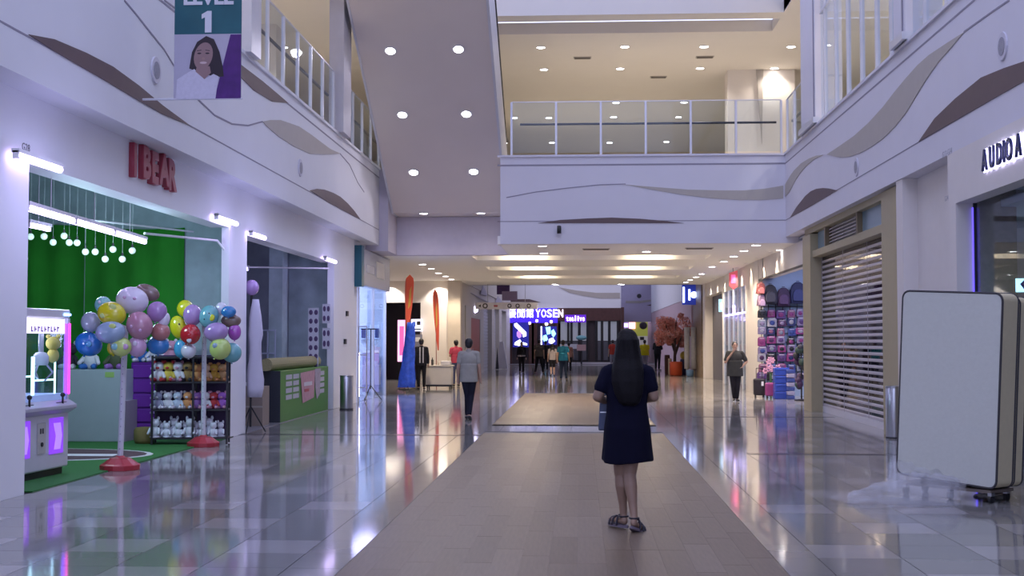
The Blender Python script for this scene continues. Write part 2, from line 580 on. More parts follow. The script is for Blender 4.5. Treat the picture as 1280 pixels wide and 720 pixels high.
# ceiling diffusers of upper level
def diffuser(px, py, z, lab, w=.5):
    x, y = onZ(px, py, z)
    t = thing('air_diffuser', lab, 'vent', (x, y, z), group='ceiling air diffusers')
    B(-w / 2, w / 2, -.12, .12, -.015, 0).build('frame', mat('diffuser frame', (.45, .41, .36), .6), t)
    for k in range(3):
        B(-w / 2 + .03, w / 2 - .03, -.09 + .07 * k, -.05 + .07 * k, -.03, -.012).build('slat', mat('diffuser slat', (.16, .14, .12), .6), t)
for px, py, s_ in ((728, 72, 'left one of the front row on the upper ceiling'), (881, 71, 'right one of the front row on the upper ceiling'), (823, 96, 'single one behind the front row on the upper ceiling')):
    diffuser(px, py, ZU, 'slotted air diffuser, ' + s_)
diffuser(745, 311, ZC, 'slotted air diffuser in the low corridor ceiling left of centre', .7)
diffuser(874, 310, ZC, 'slotted air diffuser in the low corridor ceiling right of centre', .7)

# ---- low corridor ceiling with cross coves
cv = MB()
xs = (-3.0, 3.6)
coves = [(35.2, 37.2), (40.5, 42.5), (46.2, 48.2)]
ys = YA + .5
cv.box(-14, xs[0], 34.9, YB, ZC, ZC + .5)
cv.box(xs[1], 14, YA + .5, YB, ZC, ZC + .5)
cv.box(-2.0, 14, YA + .03, YA + .5, ZC - .003, ZC + .2)
for a, b in coves:
    cv.box(xs[0] if ys > 35 else -1.95, xs[1], ys, a, ZC, ZC + .5)
    cv.box(xs[0], xs[1], a, b, ZC + .3, ZC + .5)
    ys = b
cv.box(xs[0], xs[1], ys, YB, ZC, ZC + .5)
cv.box(-14, 14, YB - .3, YB, ZC, Z1)
struct(cv.build('ceiling', CEIL), 'cream corridor ceiling with lit cross coves')
WARM = (1, .80, .55)
for k, (a, b) in enumerate(coves):
    for sx, sn in ((-1.6, 'left'), (2.0, 'right')):
        t = tag(B(-.5, .5, -.04, .04, -.02, .02).build('cove_lamp', mat('cove lamp', (1, 1, 1), emit=WARM, es=40)), '%s warm light strip inside the %s ceiling cove from the viewer' % (sn, ORD[k]), 'lamp', 'cove light strips')
        t.location = (sx, b - .25, ZC + .27)

# ---- second atrium and far end
sec = MB()
sec.box(-4.95, -4.65, YB, YE, ZC, Z1)
sec.box(-5.0, -4.7, 50.2, 55.2, 0, ZC)
sec.box(-5.0, -4.7, 60.2, 62.5, 0, ZC)
sec.box(-5.0, -4.7, 55.2, 60.2, 2.55, ZC)
sec.box(-5.0, -4.7, 62.5, 86, 3.4, ZC)
sec.box(-5.0, -4.7, 68.3, 70.2, 0, 3.4)
sec.box(-5.0, -4.7, 74.5, 77, 0, 3.4)
sec.box(-5.0, -4.7, 81.5, 86, 0, 3.4)
s2 = struct(sec.build('wall_left', mat('far left wall', (.52, .48, .44), .6)), 'cream wall along the far left of the corridor')
struct(B(-6.4, -6.2, 55, 86, 0, 3.5).build('wall_left', mat('far shop back', (.40, .38, .38), .7)), 'grey backs of the far left shop openings')
def farwave(parent, pts, Y, m):
    MB().prism([onY(px, py, Y) for px, py in pts], 'Y', Y - .03, Y + .01).build('wave_panel', m, parent)
ff = struct(B(-4.95, 2.75, YE, YE + .4, 3.75, Z1 + .4).build('wall_far', WALL), 'white fascia over the far shop front')
farwave(ff, [(698, 359), (720, 363), (745, 366), (775, 366), (775, 373), (750, 373), (730, 370), (712, 366)], YE, TANPANEL)
farwave(ff, [(630, 377), (645, 374), (662, 374), (676, 378)], YE, DARKPANEL)
fr = struct(B(2.75, 8, 92, 92.4, 2.9, 6.4).build('wall_far', mat('violet far fascia', (.55, .50, .66), .6)), 'violet white fascia at the right far end')
farwave(fr, [(782, 376), (800, 376), (826, 373), (826, 375), (800, 379), (782, 379)], 92, TANPANEL)
farwave(fr, [(808, 382), (818, 379), (826, 378), (826, 383)], 92, DARKPANEL)
MB().cyl((onY(799, 370, 91.9)[0], 91.95, onY(799, 370, 91.9)[1]), (onY(799, 370, 91.9)[0], 92.01, onY(799, 370, 91.9)[1]), .16).build('round_speaker', DARK, fr)
rw = MB()
rw.box(XS - .1, XS + .3, YB + 5, 100, 3.55, Z1)
rw.box(XS - .1, XS + .3, 59, 100, 0, 3.55)
r2 = struct(rw.build('wall_right', mat('pinkish far wall', (.56, .40, .44), .6)), 'pinkish wall on the far right beyond the blossom tree')
struct(B(XS - .12, XS - .05, YB + 5, 100, 3.55, Z1).build('wall_right', WALL), 'white bulkhead on the far right')
struct(B(XS - .08, XS + .4, 54.4, 58.3, 0, Z1).build('trim_6', mat('brown stone', (.24, .17, .10), .5, var=.5, scale=9, bump=.4)), 'brown stone pier beside the blossom tree')
# left lobby end wall and lobby side
lob = MB()
lob.box(-6.25, -4.7, 50, 50.3, 0, ZC)
lob.box(-8.2, -6.25, 50, 50.3, 3.05, ZC)
lob.box(-14, -8.2, 50, 50.3, 0, ZC)
struct(lob.build('wall_lobby', CREAM), 'cream end wall of the left lobby')
struct(B(-5.15, -4.65, 49.7, 50.4, 0, ZC).build('trim_7', mat('cream pier', (.66, .59, .50), .6)), 'cream pier at the corridor corner')
struct(B(-14, -5.6, 36.5, 36.8, 3.7, ZC).build('wall_lobby', WALL), 'white soffit face beside the glass shop')
# shells behind the shops so nothing looks out into the sky
sh = MB()
sh.box(-14, -5.6 - .001, -6.3, -6, 0, 14)
sh.box(5.45, 14, -6.3, -6, 0, 14)
struct(sh.build('wall_near', WALL), 'white wall behind the camera')
struct(B(-14, XL - .3, -6, 36, 5.2, 5.4).build('ceiling', mat('dark shop ceiling', (.25, .26, .29), .8)), 'dark unfinished ceiling of the left shops')
struct(B(XR + .3, 14, -6, 54, 3.98, 4.03).build('ceiling', mat('right shop ceiling', (.40, .40, .44), .8)), 'grey ceiling of the right shops')
struct(MB().box(-4.7, 5.3, 98, 98.3, 0, 8).box(-14, 14, 100, 100.3, 0, 14).build('wall_far', mat('far end wall', (.45, .40, .44), .7)), 'dim wall closing the far end of the mall')


# ================================================================== DOWNLIGHTS
LENS = mat('downlight lens', (1, 1, 1), emit=(1, .97, 1), es=14)
RIM = mat('downlight rim', (.75, .74, .76), .4)
def make_down(r=.1):
    t = thing('downlight', 'x', 'lamp')
    MB().lathe([(r * 1.25, 0), (r * 1.25, -.012), (r, -.018), (r * .98, 0)], n=18).build('rim', RIM, t)
    MB().lathe([(r, -.002), (r * .96, -.014), (.001, -.016)], n=18).build('lens', LENS, t)
    return t
DL = make_down(.11)
used = []
def down(x, y, z, label, group, power=0, col=(1, .85, .7), tilt=0, spot=130):
    d = copy_tree(DL)
    put(d, (x, y, z), 0, label, group)
    d.rotation_euler.x = tilt
    used.append(d)
    if power:
        light('SPOT', (0, 0, -.06), power, col, .08, d, spot=spot)
    return d
WARM2 = (1, .82, .62)
WARM3 = (1, .91, .82)
for q, (px, py) in enumerate([(945, 306), (930, 313), (917, 320), (905, 326.5), (890, 333), (877, 342), (870, 346), (863, 349.5), (857, 352.5)]):
    x, y = onZ(px, py, ZC); down(x, y, ZC, ORD[q] + ' downlight, counted from the viewer, in the right row of the corridor ceiling', 'right row of corridor downlights', 200, WARM2)
for q, (px, py) in enumerate([(528, 330), (539, 335.5), (548, 341), (557, 345), (564, 349), (571, 352)]):
    x, y = onZ(px, py, ZC); down(x, y, ZC, ORD[q] + ' downlight, counted from the viewer, in the left row of the corridor ceiling', 'left row of corridor downlights', 200, WARM2)
for px, py, q in [(678, 307, 'front lamp of the near'), (680, 316, 'rear lamp of the near'), (693, 355, 'front lamp of the far left'), (696, 357.0, 'rear lamp of the far left'), (775, 355, 'front lamp of the far right'), (777, 357.0, 'rear lamp of the far right')]:
    x, y = onZ(px, py, ZC); down(x, min(y, 53.4), ZC, q + ' pair of downlights in the corridor ceiling', 'paired corridor downlights', 200, WARM2)
x, y = onZ(808, 314, ZC); down(x, y, ZC, 'single round downlight right of the middle of the corridor ceiling', None, 200, WARM2)
x, y = onZ(978, 312, ZC); down(x - .05, y, ZC, 'round downlight nearest the bag shop on the right', None, 20, WARM2)
for q, (px, py) in enumerate([(676, 59), (781, 58), (880, 58), (989, 58), (680, 86.5), (775, 85.5), (875, 85), (968, 85), (770, 128), (855, 127.5), (643, 147), (686, 147), (767, 146), (848, 146), (690, 178), (762, 178), (833, 177), (976, 178)]):
    x, y = onZ(px, py, ZU)
    rw_ = 0 if q < 4 else 1 if q < 8 else 2 if q < 10 else 3 if q < 14 else 4
    down(x, y, ZU, '%s downlight from the left in the %s row beyond the upper balcony' % (ORD[q - (0, 4, 8, 10, 14)[rw_]], ORD[rw_]), 'downlights beyond the balcony', 78, WARM3)
for q, (x, y) in enumerate([(-8, 14), (-8, 19), (-8, 24), (-8, 29.5), (-11, 21), (-11, 28), (-8, 34), (8, 14), (8, 19), (8, 24), (8, 29), (10.5, 22), (10.5, 28), (6.6, 26.5)]):
    lab = ORD[q] + ' downlight of the left upper gallery ceiling behind the balustrade' if x < 0 else ORD[q - 7] + ' downlight of the right upper gallery ceiling behind the mullions'
    down(x, y, ZU, lab, 'side gallery downlights left' if x < 0 else 'side gallery downlights right', 210, WARM3)

# ================================================================== ESCALATOR (seen from below)
xl, xr = -4.95, -1.93
y0, z0 = 33.75, 4.95
sl = math.tan(R(30))
def esc_z(y): return z0 + (y0 - y) * sl
ynear = 17.0
esc = thing('escalator', 'broad underside of the escalator rising from the upper floor towards the viewer', 'escalator', (-3.4, 33.7, 4.95))
MB().prism([(ynear, esc_z(ynear)), (y0, z0), (36.2, z0), (36.2, z0 + 1.1), (y0, z0 + 1.1), (ynear, esc_z(ynear) + 1.1)], 'X', xl, xr - .06).build('underside', SOFFIT, esc, w=True)
MB().prism([(ynear, esc_z(ynear) - .02), (y0, z0 - .02), (y0 + .9, z0 - .02), (y0 + .9, z0 + 1.2), (ynear, esc_z(ynear) + 1.2)], 'X', xr - .06, xr).build('side_panel', mat('escalator side', (.60, .60, .66), .4), esc, w=True)
MB().prism([(ynear, esc_z(ynear) - .02), (y0, z0 - .02), (y0 + .9, z0 - .02), (y0 + .9, z0 + 1.2), (ynear, esc_z(ynear) + 1.2)], 'X', xl - .05, xl).build('side_panel', mat('escalator side'), esc, w=True)
MB().prism([(ynear, esc_z(ynear) + 1.2), (y0, z0 + 1.2), (y0 + .9, z0 + 1.2), (y0 + .9, z0 + 2.0), (y0, z0 + 2.0), (ynear, esc_z(ynear) + 2.0)], 'X', xr - .05, xr - .035).build('glass_side', GLASS, esc, w=True)
mbh = MB(); mbh.cyl((xr - .04, ynear, esc_z(ynear) + 2.03), (xr - .04, y0, z0 + 2.03), .04, n=8); mbh.cyl((xr - .04, y0, z0 + 2.03), (xr - .04, y0 + .9, z0 + 2.03), .04, n=8)
mbh.build('handrail', BLACK, esc, w=True)
for q, (px, py) in enumerate([(488, 63), (573, 61), (503, 143), (583, 142), (517, 215), (592, 214)]):
    d = ray(px, py)
    # plane z = z0+(y0-y)*sl
    t_ = (z0 + y0 * sl - CAMH) / (d.z + d.y * sl)
    down(d.x * t_, d.y * t_, CAMH + d.z * t_ - .005, '%s downlight of the %s pair in the sloping escalator underside' % (('left', 'right')[q % 2], ('upper', 'middle', 'lower')[q // 2]), 'escalator underside downlights', 30, (.85, .8, 1), tilt=-R(30))
for q, (px, py) in enumerate([(529.5, 266.5), (601, 266)]):
    x, y = onZ(px, py, z0); down(x, y, z0, ('left', 'right')[q] + ' downlight in the flat strip at the foot of the escalator', 'escalator foot downlights', 15, (.95, .85, .9))
struct(B(-5.6, xl - .06, 33.2, 34.78, ZC, Z1).build('trim_8', mat('escalator pit face')), 'lilac grey pier beside the escalator landing')

# ================================================================== BALUSTRADES, GALLERY FRAMES
def balustrade(label, a, b, axis, c, top=1.3, n=None, rail=True, pw=.05):
    L = b - a
    if axis == 'Y':   # runs along Y at X=c
        t = thing('glass_balustrade', label, 'balustrade', (c, a, Z1))
        B(-.008, .008, 0, L, .06, top).build('glass_panel', GLASS, t)
        B(-.015, .015, 0, L, top, top + .02).build('top_trim', ALU, t)
        if rail: MB().cyl((.12 * (1 if c > 0 else -1), 0, .78), (.12 * (1 if c > 0 else -1), L, .78), .03, n=8).build('handrail', BLACK, t)
        for k in range(n + 1):
            B(-.03, .03, L * k / n - pw / 2, L * k / n + pw / 2, 0, top).build('post', ALU, t)
    else:
        t = thing('glass_balustrade', label, 'balustrade', (a, c, Z1))
        B(0, L, -.008, .008, .06, top).build('glass_panel', GLASS, t)
        B(0, L, -.015, .015, top, top + .02).build('top_trim', ALU, t)
        MB().cyl((.2, .12, .78), (L - .1, .12, .78), .028, n=8).build('handrail', BLACK, t)
        for k in range(n + 1):
            B(L * k / n - pw / 2, L * k / n + pw / 2, -.03, .03, 0, top).build('post', ALU, t)
    return t
balustrade('glass balustrade of the upper balcony facing the viewer', -1.66, 4.87, 'X', YA + .06, n=6)
balustrade('long glass balustrade on the left upper gallery', 20.2, 27.2, 'Y', XLU - .06, n=6, rail=True)
balustrade('glass balustrade on the left gallery behind the white column', 28.3, 36, 'Y', XLU - .06, n=6)
balustrade('short glass balustrade on the right gallery corner', 28.9, 31, 'Y', XR + .06, n=2)
struct(B(-5.42, -5.1, 27.3, 28.2, Z1, ZU).build('trim_9', mat('grey white column', (.52, .50, .54), .6)), 'slim grey white column on the left gallery')
struct(B(-5.42, -5.12, 19.6, 20.2, Z1, ZU).build('trim_10', ALU), 'white frame post on the left gallery')
t = struct(B(-8.9, -7.6, 31.5, 32.5, Z1, ZU).build('trim_11', CREAM), 'cream pier inside the left gallery')
MB().prism([(-8.35, ZU), (-8.05, ZU), (-8.18, 6.9)], 'Y', 31.45, 31.51).build('tan_cone', TANPANEL, t)  # tan wedge narrowing downward on the pier
struct(B(-10.2, -9.8, 8, 50, Z1, ZU).build('wall_left', CREAML1), 'cream shop line of the left gallery')
struct(B(11.6, 12, 8, 50, Z1, ZU).build('wall_right', CREAML1), 'cream shop line of the right gallery')
# right gallery mullions
t = thing('gallery_screen', 'tall white framed glass screen on the right gallery', 'glass screen', (XR + .05, 20, Z1))
for y in [26.1, 25.0, 23.9, 22.75, 21.6, 20.6]:
    B(-.04, .04, y - .03, y + .03, 0, ZU - Z1).build('mullion', ALU, t).location.y = -20
B(-.03, .03, 20.1, 26.6, 2.25, 2.31).build('transom', ALU, t).location.y = -20
B(-.006, .006, 20.1, 26.6, 0.02, ZU - Z1).build('glass_panel', GLASS, t).location.y = -20
t = thing('gallery_screen', 'nearer white framed glass screen at the top right edge', 'glass screen', (XR + .05, 12, Z1))
for y in [18.6, 17.5, 16.4, 15.3, 14.2, 13.1]:
    B(-.04, .04, y - .03, y + .03, 0, ZU - Z1).build('mullion', ALU, t).location.y = -12
B(-.03, .03, 12.1, 19.3, 2.25, 2.31).build('transom', ALU, t).location.y = -12
B(-.006, .006, 12.1, 19.3, 0.02, ZU - Z1).build('glass_panel', GLASS, t).location.y = -12
for k, (a, b, l) in enumerate([(26.7, 28.4, 'wide white column between balcony and glass screen'), (19.35, 20.05, 'white column between the two glass screens')]):
    c = struct(B(XR - .06, XR + .5, a, b, Z1, ZU).build('trim_%d' % (12 + k), WALLR), l)
    B(XR - .075, XR - .06, a + .1, a + .16, Z1, ZU).build('groove', GROOVE, c)
    B(XR - .12, XR + .5, a - .05, b + .05, Z1, Z1 + .12).build('plinth', ALU, c)

# ================================================================== BANNER
bx, by = onY(260, 62, 15.0)
X0, zt = onY(219, -45, 15.0); X1, zb = onY(301, 123, 15.0)
bn = thing('hanging_banner', 'vertical banner reading LEVEL 1 with a smiling woman portrait, hung from the left bulkhead', 'banner', ((X0 + X1) / 2, 15.0, zb))
w2 = (X1 - X0) / 2; hh = zt - zb
hp = hh * (80 / 168)
B(-w2, w2, 0, .012, 0, hh).build('cloth', mat('banner teal', (.012, .10, .13), .6, var=.35, scale=3), bn)
B(-w2, w2 * 1.0, -.003, 0, 0, hp).build('portrait_panel', mat('portrait backdrop', (.44, .42, .52), .6), bn)
MB().prism([(w2 * .22, 0), (w2, 0), (w2, hp * .99), (w2 * .68, hp * .99)], 'Y', -.006, -.003).build('violet_wedge', mat('violet print', (.07, .012, .16), .6, var=.4, scale=8), bn)
# portrait (flat print)
sk = mat('print skin', (.30, .19, .19), .7); hr = mat('print hair', (.03, .02, .03), .7); bl_ = mat('print blouse', (.58, .56, .66), .7, var=.12, scale=30)
def disc(cx, cz, rx, rz, y, n=24, sk_=0):
    return [(cx + rx * math.cos(2 * math.pi * i / n) + sk_ * math.sin(2 * math.pi * i / n), cz + rz * math.sin(2 * math.pi * i / n)) for i in range(n)]
u = hp
cx = -w2 * .12
MB().prism([(cx - .22 * u, .47 * u), (cx - .18 * u, .72 * u), (cx - .1 * u, .88 * u), (cx + .04 * u, .97 * u), (cx + .16 * u, .92 * u), (cx + .25 * u, .72 * u), (cx + .30 * u, .5 * u), (cx + .32 * u, .34 * u), (cx + .2 * u, .33 * u), (cx - .1 * u, .42 * u)], 'Y', -.008, -.006).build('printed_hair', hr, bn)
MB().prism([(-w2 * .93, 0), (-w2 * .9, .30 * u), (cx - .25 * u, .40 * u), (cx - .14 * u, .46 * u), (cx + .02 * u, .30 * u), (cx + .16 * u, .38 * u), (cx + .24 * u, .34 * u), (w2 * .25, .0)], 'Y', -.0095, -.008).build('printed_blouse', bl_, bn)
MB().prism([(cx - .1 * u, .5 * u), (cx - .12 * u, .42 * u), (cx + .02 * u, .30 * u), (cx + .12 * u, .4 * u), (cx + .1 * u, .5 * u)], 'Y', -.0105, -.0095).build('printed_neck', sk, bn)
MB().prism(disc(cx + .0 * u, .66 * u, .145 * u, .21 * u, 0, sk_=.03 * u), 'Y', -.0115, -.0105).build('printed_face', sk, bn)
for q in (-1, 1):
    MB().prism(disc(cx + q * .063 * u, .70 * u, .032 * u, .012 * u, 0), 'Y', -.0125, -.0115).build('printed_eye', hr, bn)
    MB().prism([(cx + q * .1 * u, .745 * u), (cx + q * .03 * u, .755 * u), (cx + q * .03 * u, .745 * u), (cx + q * .1 * u, .735 * u)], 'Y', -.0125, -.0115).build('printed_eyebrow', hr, bn)
MB().prism(disc(cx, .555 * u, .055 * u, .018 * u, 0), 'Y', -.0125, -.0115).build('printed_smile', mat('print mouth', (.6, .45, .45), .7), bn)
MB().prism(disc(cx, .62 * u, .022 * u, .02 * u, 0), 'Y', -.0125, -.0115).build('printed_nose', mat('print nose', (.36, .22, .2), .7), bn)
WP = mat('white print', (.62, .64, .72), .6)
MB().prism([(-.035, .80), (.045, .80), (.045, 1.06), (-.005, 1.06), (-.075, 1.02), (-.075, .965), (-.035, .985)], 'Y', -.008, 0).build('numeral', WP, bn)
text('LEVEL', .235, WP, 'lettering', bn, (0, -.006, 1.145), ext=.002, off=.01, align='CENTER')
MB().cyl((-w2 - .02, .006, hh), (w2 + .02, .006, hh), .015).cyl((-w2 - .02, .006, 0), (w2 + .02, .006, 0), .012).build('rod', ALU, bn)
MB().cyl((-w2 - .02, .006, hh), (XLU - bn.location.x, .006, hh), .018).cyl((-w2 - .0, .006, .0), (XLU - bn.location.x, .006, 0), .014).build('wall_arm', ALU, bn)

# ================================================================== SIGNS ON THE LEFT AND RIGHT WALLS
t = thing('shop_sign', 'puffy red letters reading IBEAR on the white left wall', 'sign', (XL, 16.2, 3.8))
RED = mat('red sign letter', (.36, .045, .075), .3, var=.1)
ya, yb = onX(160, 202, XL)[0], onX(214, 226, XL)[0]
n = 5
for k, ch in enumerate('IBEAR'):
    y = ya + (yb - ya) * (k / 5)
    text(ch, .54, RED, 'letter', t, (.03, y - 16.2 + .02, -.17 + (.015 if k % 2 else -.01)), (90, 0, 90), ext=.03, off=.02, bev=.012, sx=.95 if ch != 'I' else .9)
Y, z = onX(27, 187, XL)
tag(text('G28', .11, mat('grey lettering', (.1, .1, .12)), 'unit_number', None, (XL + .002, Y, z), (90, 0, 90), ext=.001), 'small dark unit number G28 above the claw machine opening', 'sign')
t = thing('shop_sign', 'dark backlit letters reading AUDIO A over the right hand shop', 'sign', (XR, 16.0, 3.8))
GLOW = mat('sign halo', (1, 1, 1), emit=(.62, .60, 1), es=3.2)
NAVY = mat('navy letter', (.008, .012, .07), .3)
for px, ch in zip((1233.5, 1242.5, 1251.5, 1260, 1263.5, 1276), 'AUDIOA'):
    y = onX(px, 200, XR)[0] - 16.0
    text(ch, .37, GLOW, 'halo', t, (-.03, y + .0, -.19), (90, 0, -90), ext=.006, off=.016, sx=.72)
    text(ch, .37, NAVY, 'letter', t, (-.055, y + .0, -.19), (90, 0, -90), ext=.014, off=.002, sx=.72)
light('AREA', (-.25, -.5, -.1), 6, (.6, .55, 1), .3, t, (0, 90, 0), sy=1.5)
gl_ = mat('pale lettering', (.42, .41, .47), .6)
Y, z = onX(1178, 196, XR); tag(text('G12-G14', .12, gl_, 'unit_lettering', None, (XR - .002, Y, z - .02), (90, 0, -90), ext=.001), 'faint grey lettering at the top corner of the pillar by the audio shop', 'sign')
Y, z = onX(1181, 252, XR); tag(text('G14', .1, gl_, 'unit_lettering', None, (XR - .002, Y, z), (90, 0, -90), ext=.001), 'faint grey unit lettering lower on the pillar by the audio shop', 'sign')

# ================================================================== LEFT SHOP 1 (toy and balloon shop)
YP = 20.5
GREEN = mat('green curtain', (.022, .26, .018), .9, var=.35, scale=1.2)
TURF = mat('artificial turf', (.03, .17, .035), .95, var=.35, scale=60, bump=.6)
struct(B(-14, XL - .001, YP, YP + .3, 0, 5.2).build('wall_left', CONC), 'bare concrete partition between the two left shops')
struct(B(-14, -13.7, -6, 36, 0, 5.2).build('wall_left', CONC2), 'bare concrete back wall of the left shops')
# curtain in two hanging lengths with folds
def curtain(x0, x1, lab):
    mb = MB(); n = int((x1 - x0) / .08)
    ptsf = []
    for i in range(n + 1):
        x = x0 + (x1 - x0) * i / n
        ptsf.append((x, YP - .07 + .03 * math.sin(i * 1.1) + .015 * math.sin(i * .37)))
    vs = [(x, y, .0) for x, y in ptsf] + [(x, y, 3.4 + .04 * math.sin(x * 2)) for x, y in ptsf]
    m = len(ptsf)
    mb.add(vs, [(i, i + 1, m + i + 1, m + i) for i in range(m - 1)])
    vs2 = [(x, y + .02, 0) for x, y in ptsf] + [(x, y + .02, 3.4 + .04 * math.sin(x * 2)) for x, y in ptsf]
    mb.add(vs2, [(i, m + i, m + i + 1, i + 1) for i in range(m - 1)])
    return tag(mb.build('wall_curtain', GREEN, raw=True, smooth=True), lab, 'curtain')
curtain(-8.05, -6.42, 'dark green curtain length nearer the concrete pillar, hung behind the balloons')
curtain(-12.5, -8.07, 'dark green curtain length hung behind the claw machine')
struct(B(-13.7, XL, 12.9, YP, .0, .012).build('trim_14', TURF), 'green artificial turf covering the toy shop floor')
cm = MB()
cxp, cyp = onZ(120, 577)
n = 28
pts = [(-7.38 + 1.62 * math.cos(2 * math.pi * i / n) * (1 if i < 99 else 1), 17.0 + .95 * math.sin(2 * math.pi * i / n)) for i in range(n)]
court = tag(MB().prism(pts, 'Z', .012, .018).build('court_mat', mat('mat white edge', (.7, .7, .7), .8)), 'dark oval mat with a white border line lying on the green turf', 'mat')
MB().prism([(-7.38 + (x + 7.38) * .95, 17.0 + (y - 17.0) * .92) for x, y in pts], 'Z', .018, .021).build('field', mat('mat maroon', (.10, .055, .065), .8), court)
MB().prism([(-7.2, 16.75), (-6.2, 16.75), (-6.2, 17.05), (-7.2, 17.05)], 'Z', .021, .024).build('stripe', mat('mat white edge'), court)

# violet tube lamps
TUBE = mat('violet tube', (1, 1, 1), emit=(.66, .50, 1), es=6)
def tube(x0, y0, z0, x1, y1, z1, lab, n=1, group=None, power=2.5, r=.035, hang='wall'):
    p = Vector((x0, y0, z0)); q = Vector((x1, y1, z1)); L = (q - p).length
    t = thing('tube_lamp', lab, 'lamp', tuple(p), math.atan2(y1 - y0, x1 - x0), group)
    for k in range(n):
        a = L * k / n + .02; b = L * (k + 1) / n - .02
        B(a, b, -.04, .04, .03, .07).build('housing', WHITE, t)
        MB().cyl((a + .02, 0, 0), (b - .02, 0, 0), r, n=10).build('tube', TUBE, t, True)
        for e in (a, b - .03):
            B(e, e + .03, -.03, .03, -.03, .05).build('end_cap', WHITE, t)
        if hang == 'wall': B((a + b) / 2 - .03, (a + b) / 2 + .03, .03, .115, .03, .07).build('bracket', WHITE, t)
        else: MB().cyl(((a + b) / 2, 0, .06), ((a + b) / 2, 0, 5.2 - z0), .006, n=5).build('rod', WHITE, t)
        light('POINT', ((a + b) / 2, -.8 if hang == 'wall' else .02, -.35 if hang == 'wall' else -.12), 16 if hang == 'wall' else power, (.50, .50, 1), .3, t)
    return t
Y1, z1 = onX(18, 195, -5.5); Y2, z2 = onX(77, 215, -5.5)
tube(-5.5, Y1, 3.36, -5.5, Y2, 3.36, 'short violet tube lamp at the top left corner of the toy shop opening')
tube(-5.81, 13.1, 2.95, -6.15, 17.8, 2.95, 'long run of three violet tube lamps inside the toy shop', 3, hang='rod')
tube(-6.9, 15.6, 3.0, -6.9, 16.3, 3.0, 'short violet tube lamp glowing behind the long run, left of the hanging bulbs', r=.03, hang='rod')
tube(-5.5, 19.05, 3.42, -5.5, 20.25, 3.30, 'violet tube lamp at the right corner of the toy shop opening')
tube(-5.5, 21.1, 3.34, -5.5, 22.1, 3.34, 'violet tube lamp at the left corner of the second shop opening')
tube(-5.5, 27.35, 3.32, -5.5, 28.6, 3.32, 'violet tube lamp at the right corner of the second shop opening')
tube(-7.35, 27.2, 3.1, -7.1, 27.2, 3.1, 'small violet tube lamp deep inside the second shop', r=.04, hang='rod')
pp = MB().cyl((-6.2, 17.9, 3.08), (-5.75, 20.0, 3.14), .018, n=8).cyl((-5.75, 20.0, 3.14), (-5.66, 20.1, 3.0), .018, n=8).cyl((-6.9, 17.6, 3.25), (-6.2, 20.2, 3.3), .015, n=8)
tag(pp.build('conduit', WHITE), 'white electrical conduit running from the long tube lamp to the pillar', 'conduit')
pp = MB().cyl((-7.7, 27.2, 3.15), (-5.62, 28.4, 3.17), .018, n=8)
tag(pp.build('conduit', WHITE), 'white conduit crossing the top of the second shop', 'conduit')
# hanging bulbs
BULB = mat('glass bulb', (.8, .95, .9), .1, emit=(.7, .95, .85), es=.3)
def make_bulb():
    t = thing('hanging_bulb', 'x', 'lamp')
    MB().ell((0, 0, 0), .05, 12, 8).build('globe', BULB, t, True)
    MB().cyl((0, 0, .04), (0, 0, .09), .018, n=8).build('socket', BLACK, t)
    MB().cyl((0, 0, .09), (0, 0, 2.55), .0015, n=4).build('wire', WHITE, t)
    return t
bb = None
for q, (bx_, by_) in enumerate([(68, 340), (125, 248), (180, 247), (217, 271), (262, 245), (283, 272), (315, 273), (349, 310), (389, 310), (430, 340), (462, 300), (500, 340), (541, 305), (100, 338)]):
    b = make_bulb() if bb is None else copy_tree(bb)
    if bb is None: bb = b
    X, Z = onY(bx_ / 3.27, 220 + by_ / 3.27, 18.3)
    put(b, (X, 18.3, Z), 0, '%s round glass bulb hanging in front of the green curtain' % (ORD[0] if q == 0 else ORD[min(q, 13)] if q < 13 else 'low second'), 'hanging bulbs')

# claw machine
mx, my = -5.97, 14.72
t = thing('claw_machine', 'white claw machine with glowing violet panels at the left edge', 'arcade machine', (mx, my, .012), R(-4))
WM = mat('machine white', (.62, .62, .68), .3)
VIO = mat('violet panel', (.3, .1, .7), emit=(.28, .05, .95), es=.55)
Wd, Dp = 1.35, .85   # along -y, along -x
B(-Dp, 0, -Wd, 0, .08, .72).build('cabinet', WM, t, bevel=.02)
B(-Dp + .05, -.05, -Wd + .05, -.05, 0, .08).build('plinth', BLACK, t)
MB().prism([(0, .70), (.10, .76), (.10, .80), (0, .86), (-.1, .86), (-.1, .70)], 'Y', -Wd, 0).build('control_shelf', mat('shelf grey', (.45, .45, .52), .3), t, bevel=.008)
for c in (-.28, -1.05):
    B(.0, .012, c - .20, c + .13, .25, .66).build('glow_panel', VIO, t, bevel=.02)
    MB().prism([(c - .1, .3), (c + .04, .3), (c + .08, .45), (c + .04, .6), (c - .12, .6), (c - .06, .45)], 'X', .012, .02).build('glow_panel_inlay', mat('violet pale panel', (.5, .3, .8), emit=(.5, .25, 1), es=.55), t)
    k = MB(); k.cyl((.06, c, .81), (.06, c, .90), .012).ell((.06, c, .92), .028); k.build('joystick', BLACK, t, True)
    MB().prism([(c - .12, .83), (c + .12, .83), (c + .12, .838), (c - .12, .838)], 'X', -.02, .05).build('score_display', BLACK, t)
cs = B(0, .014, -.76, -.58, .28, .62).build('coin_plate', mat('coin plate', (.5, .48, .46), .4), t)
B(.014, .02, -.71, -.69, .5, .56).build('coin_slot', BLACK, cs); B(.014, .02, -.66, -.64, .5, .56).build('coin_slot', BLACK, cs)
MB().cyl((.014, -.67, .38), (.024, -.67, .38), .025).build('lock', BLACK, cs)
B(-Dp, 0, -Wd, 0, 1.80, 1.90).build('roof', WM, t, bevel=.015)
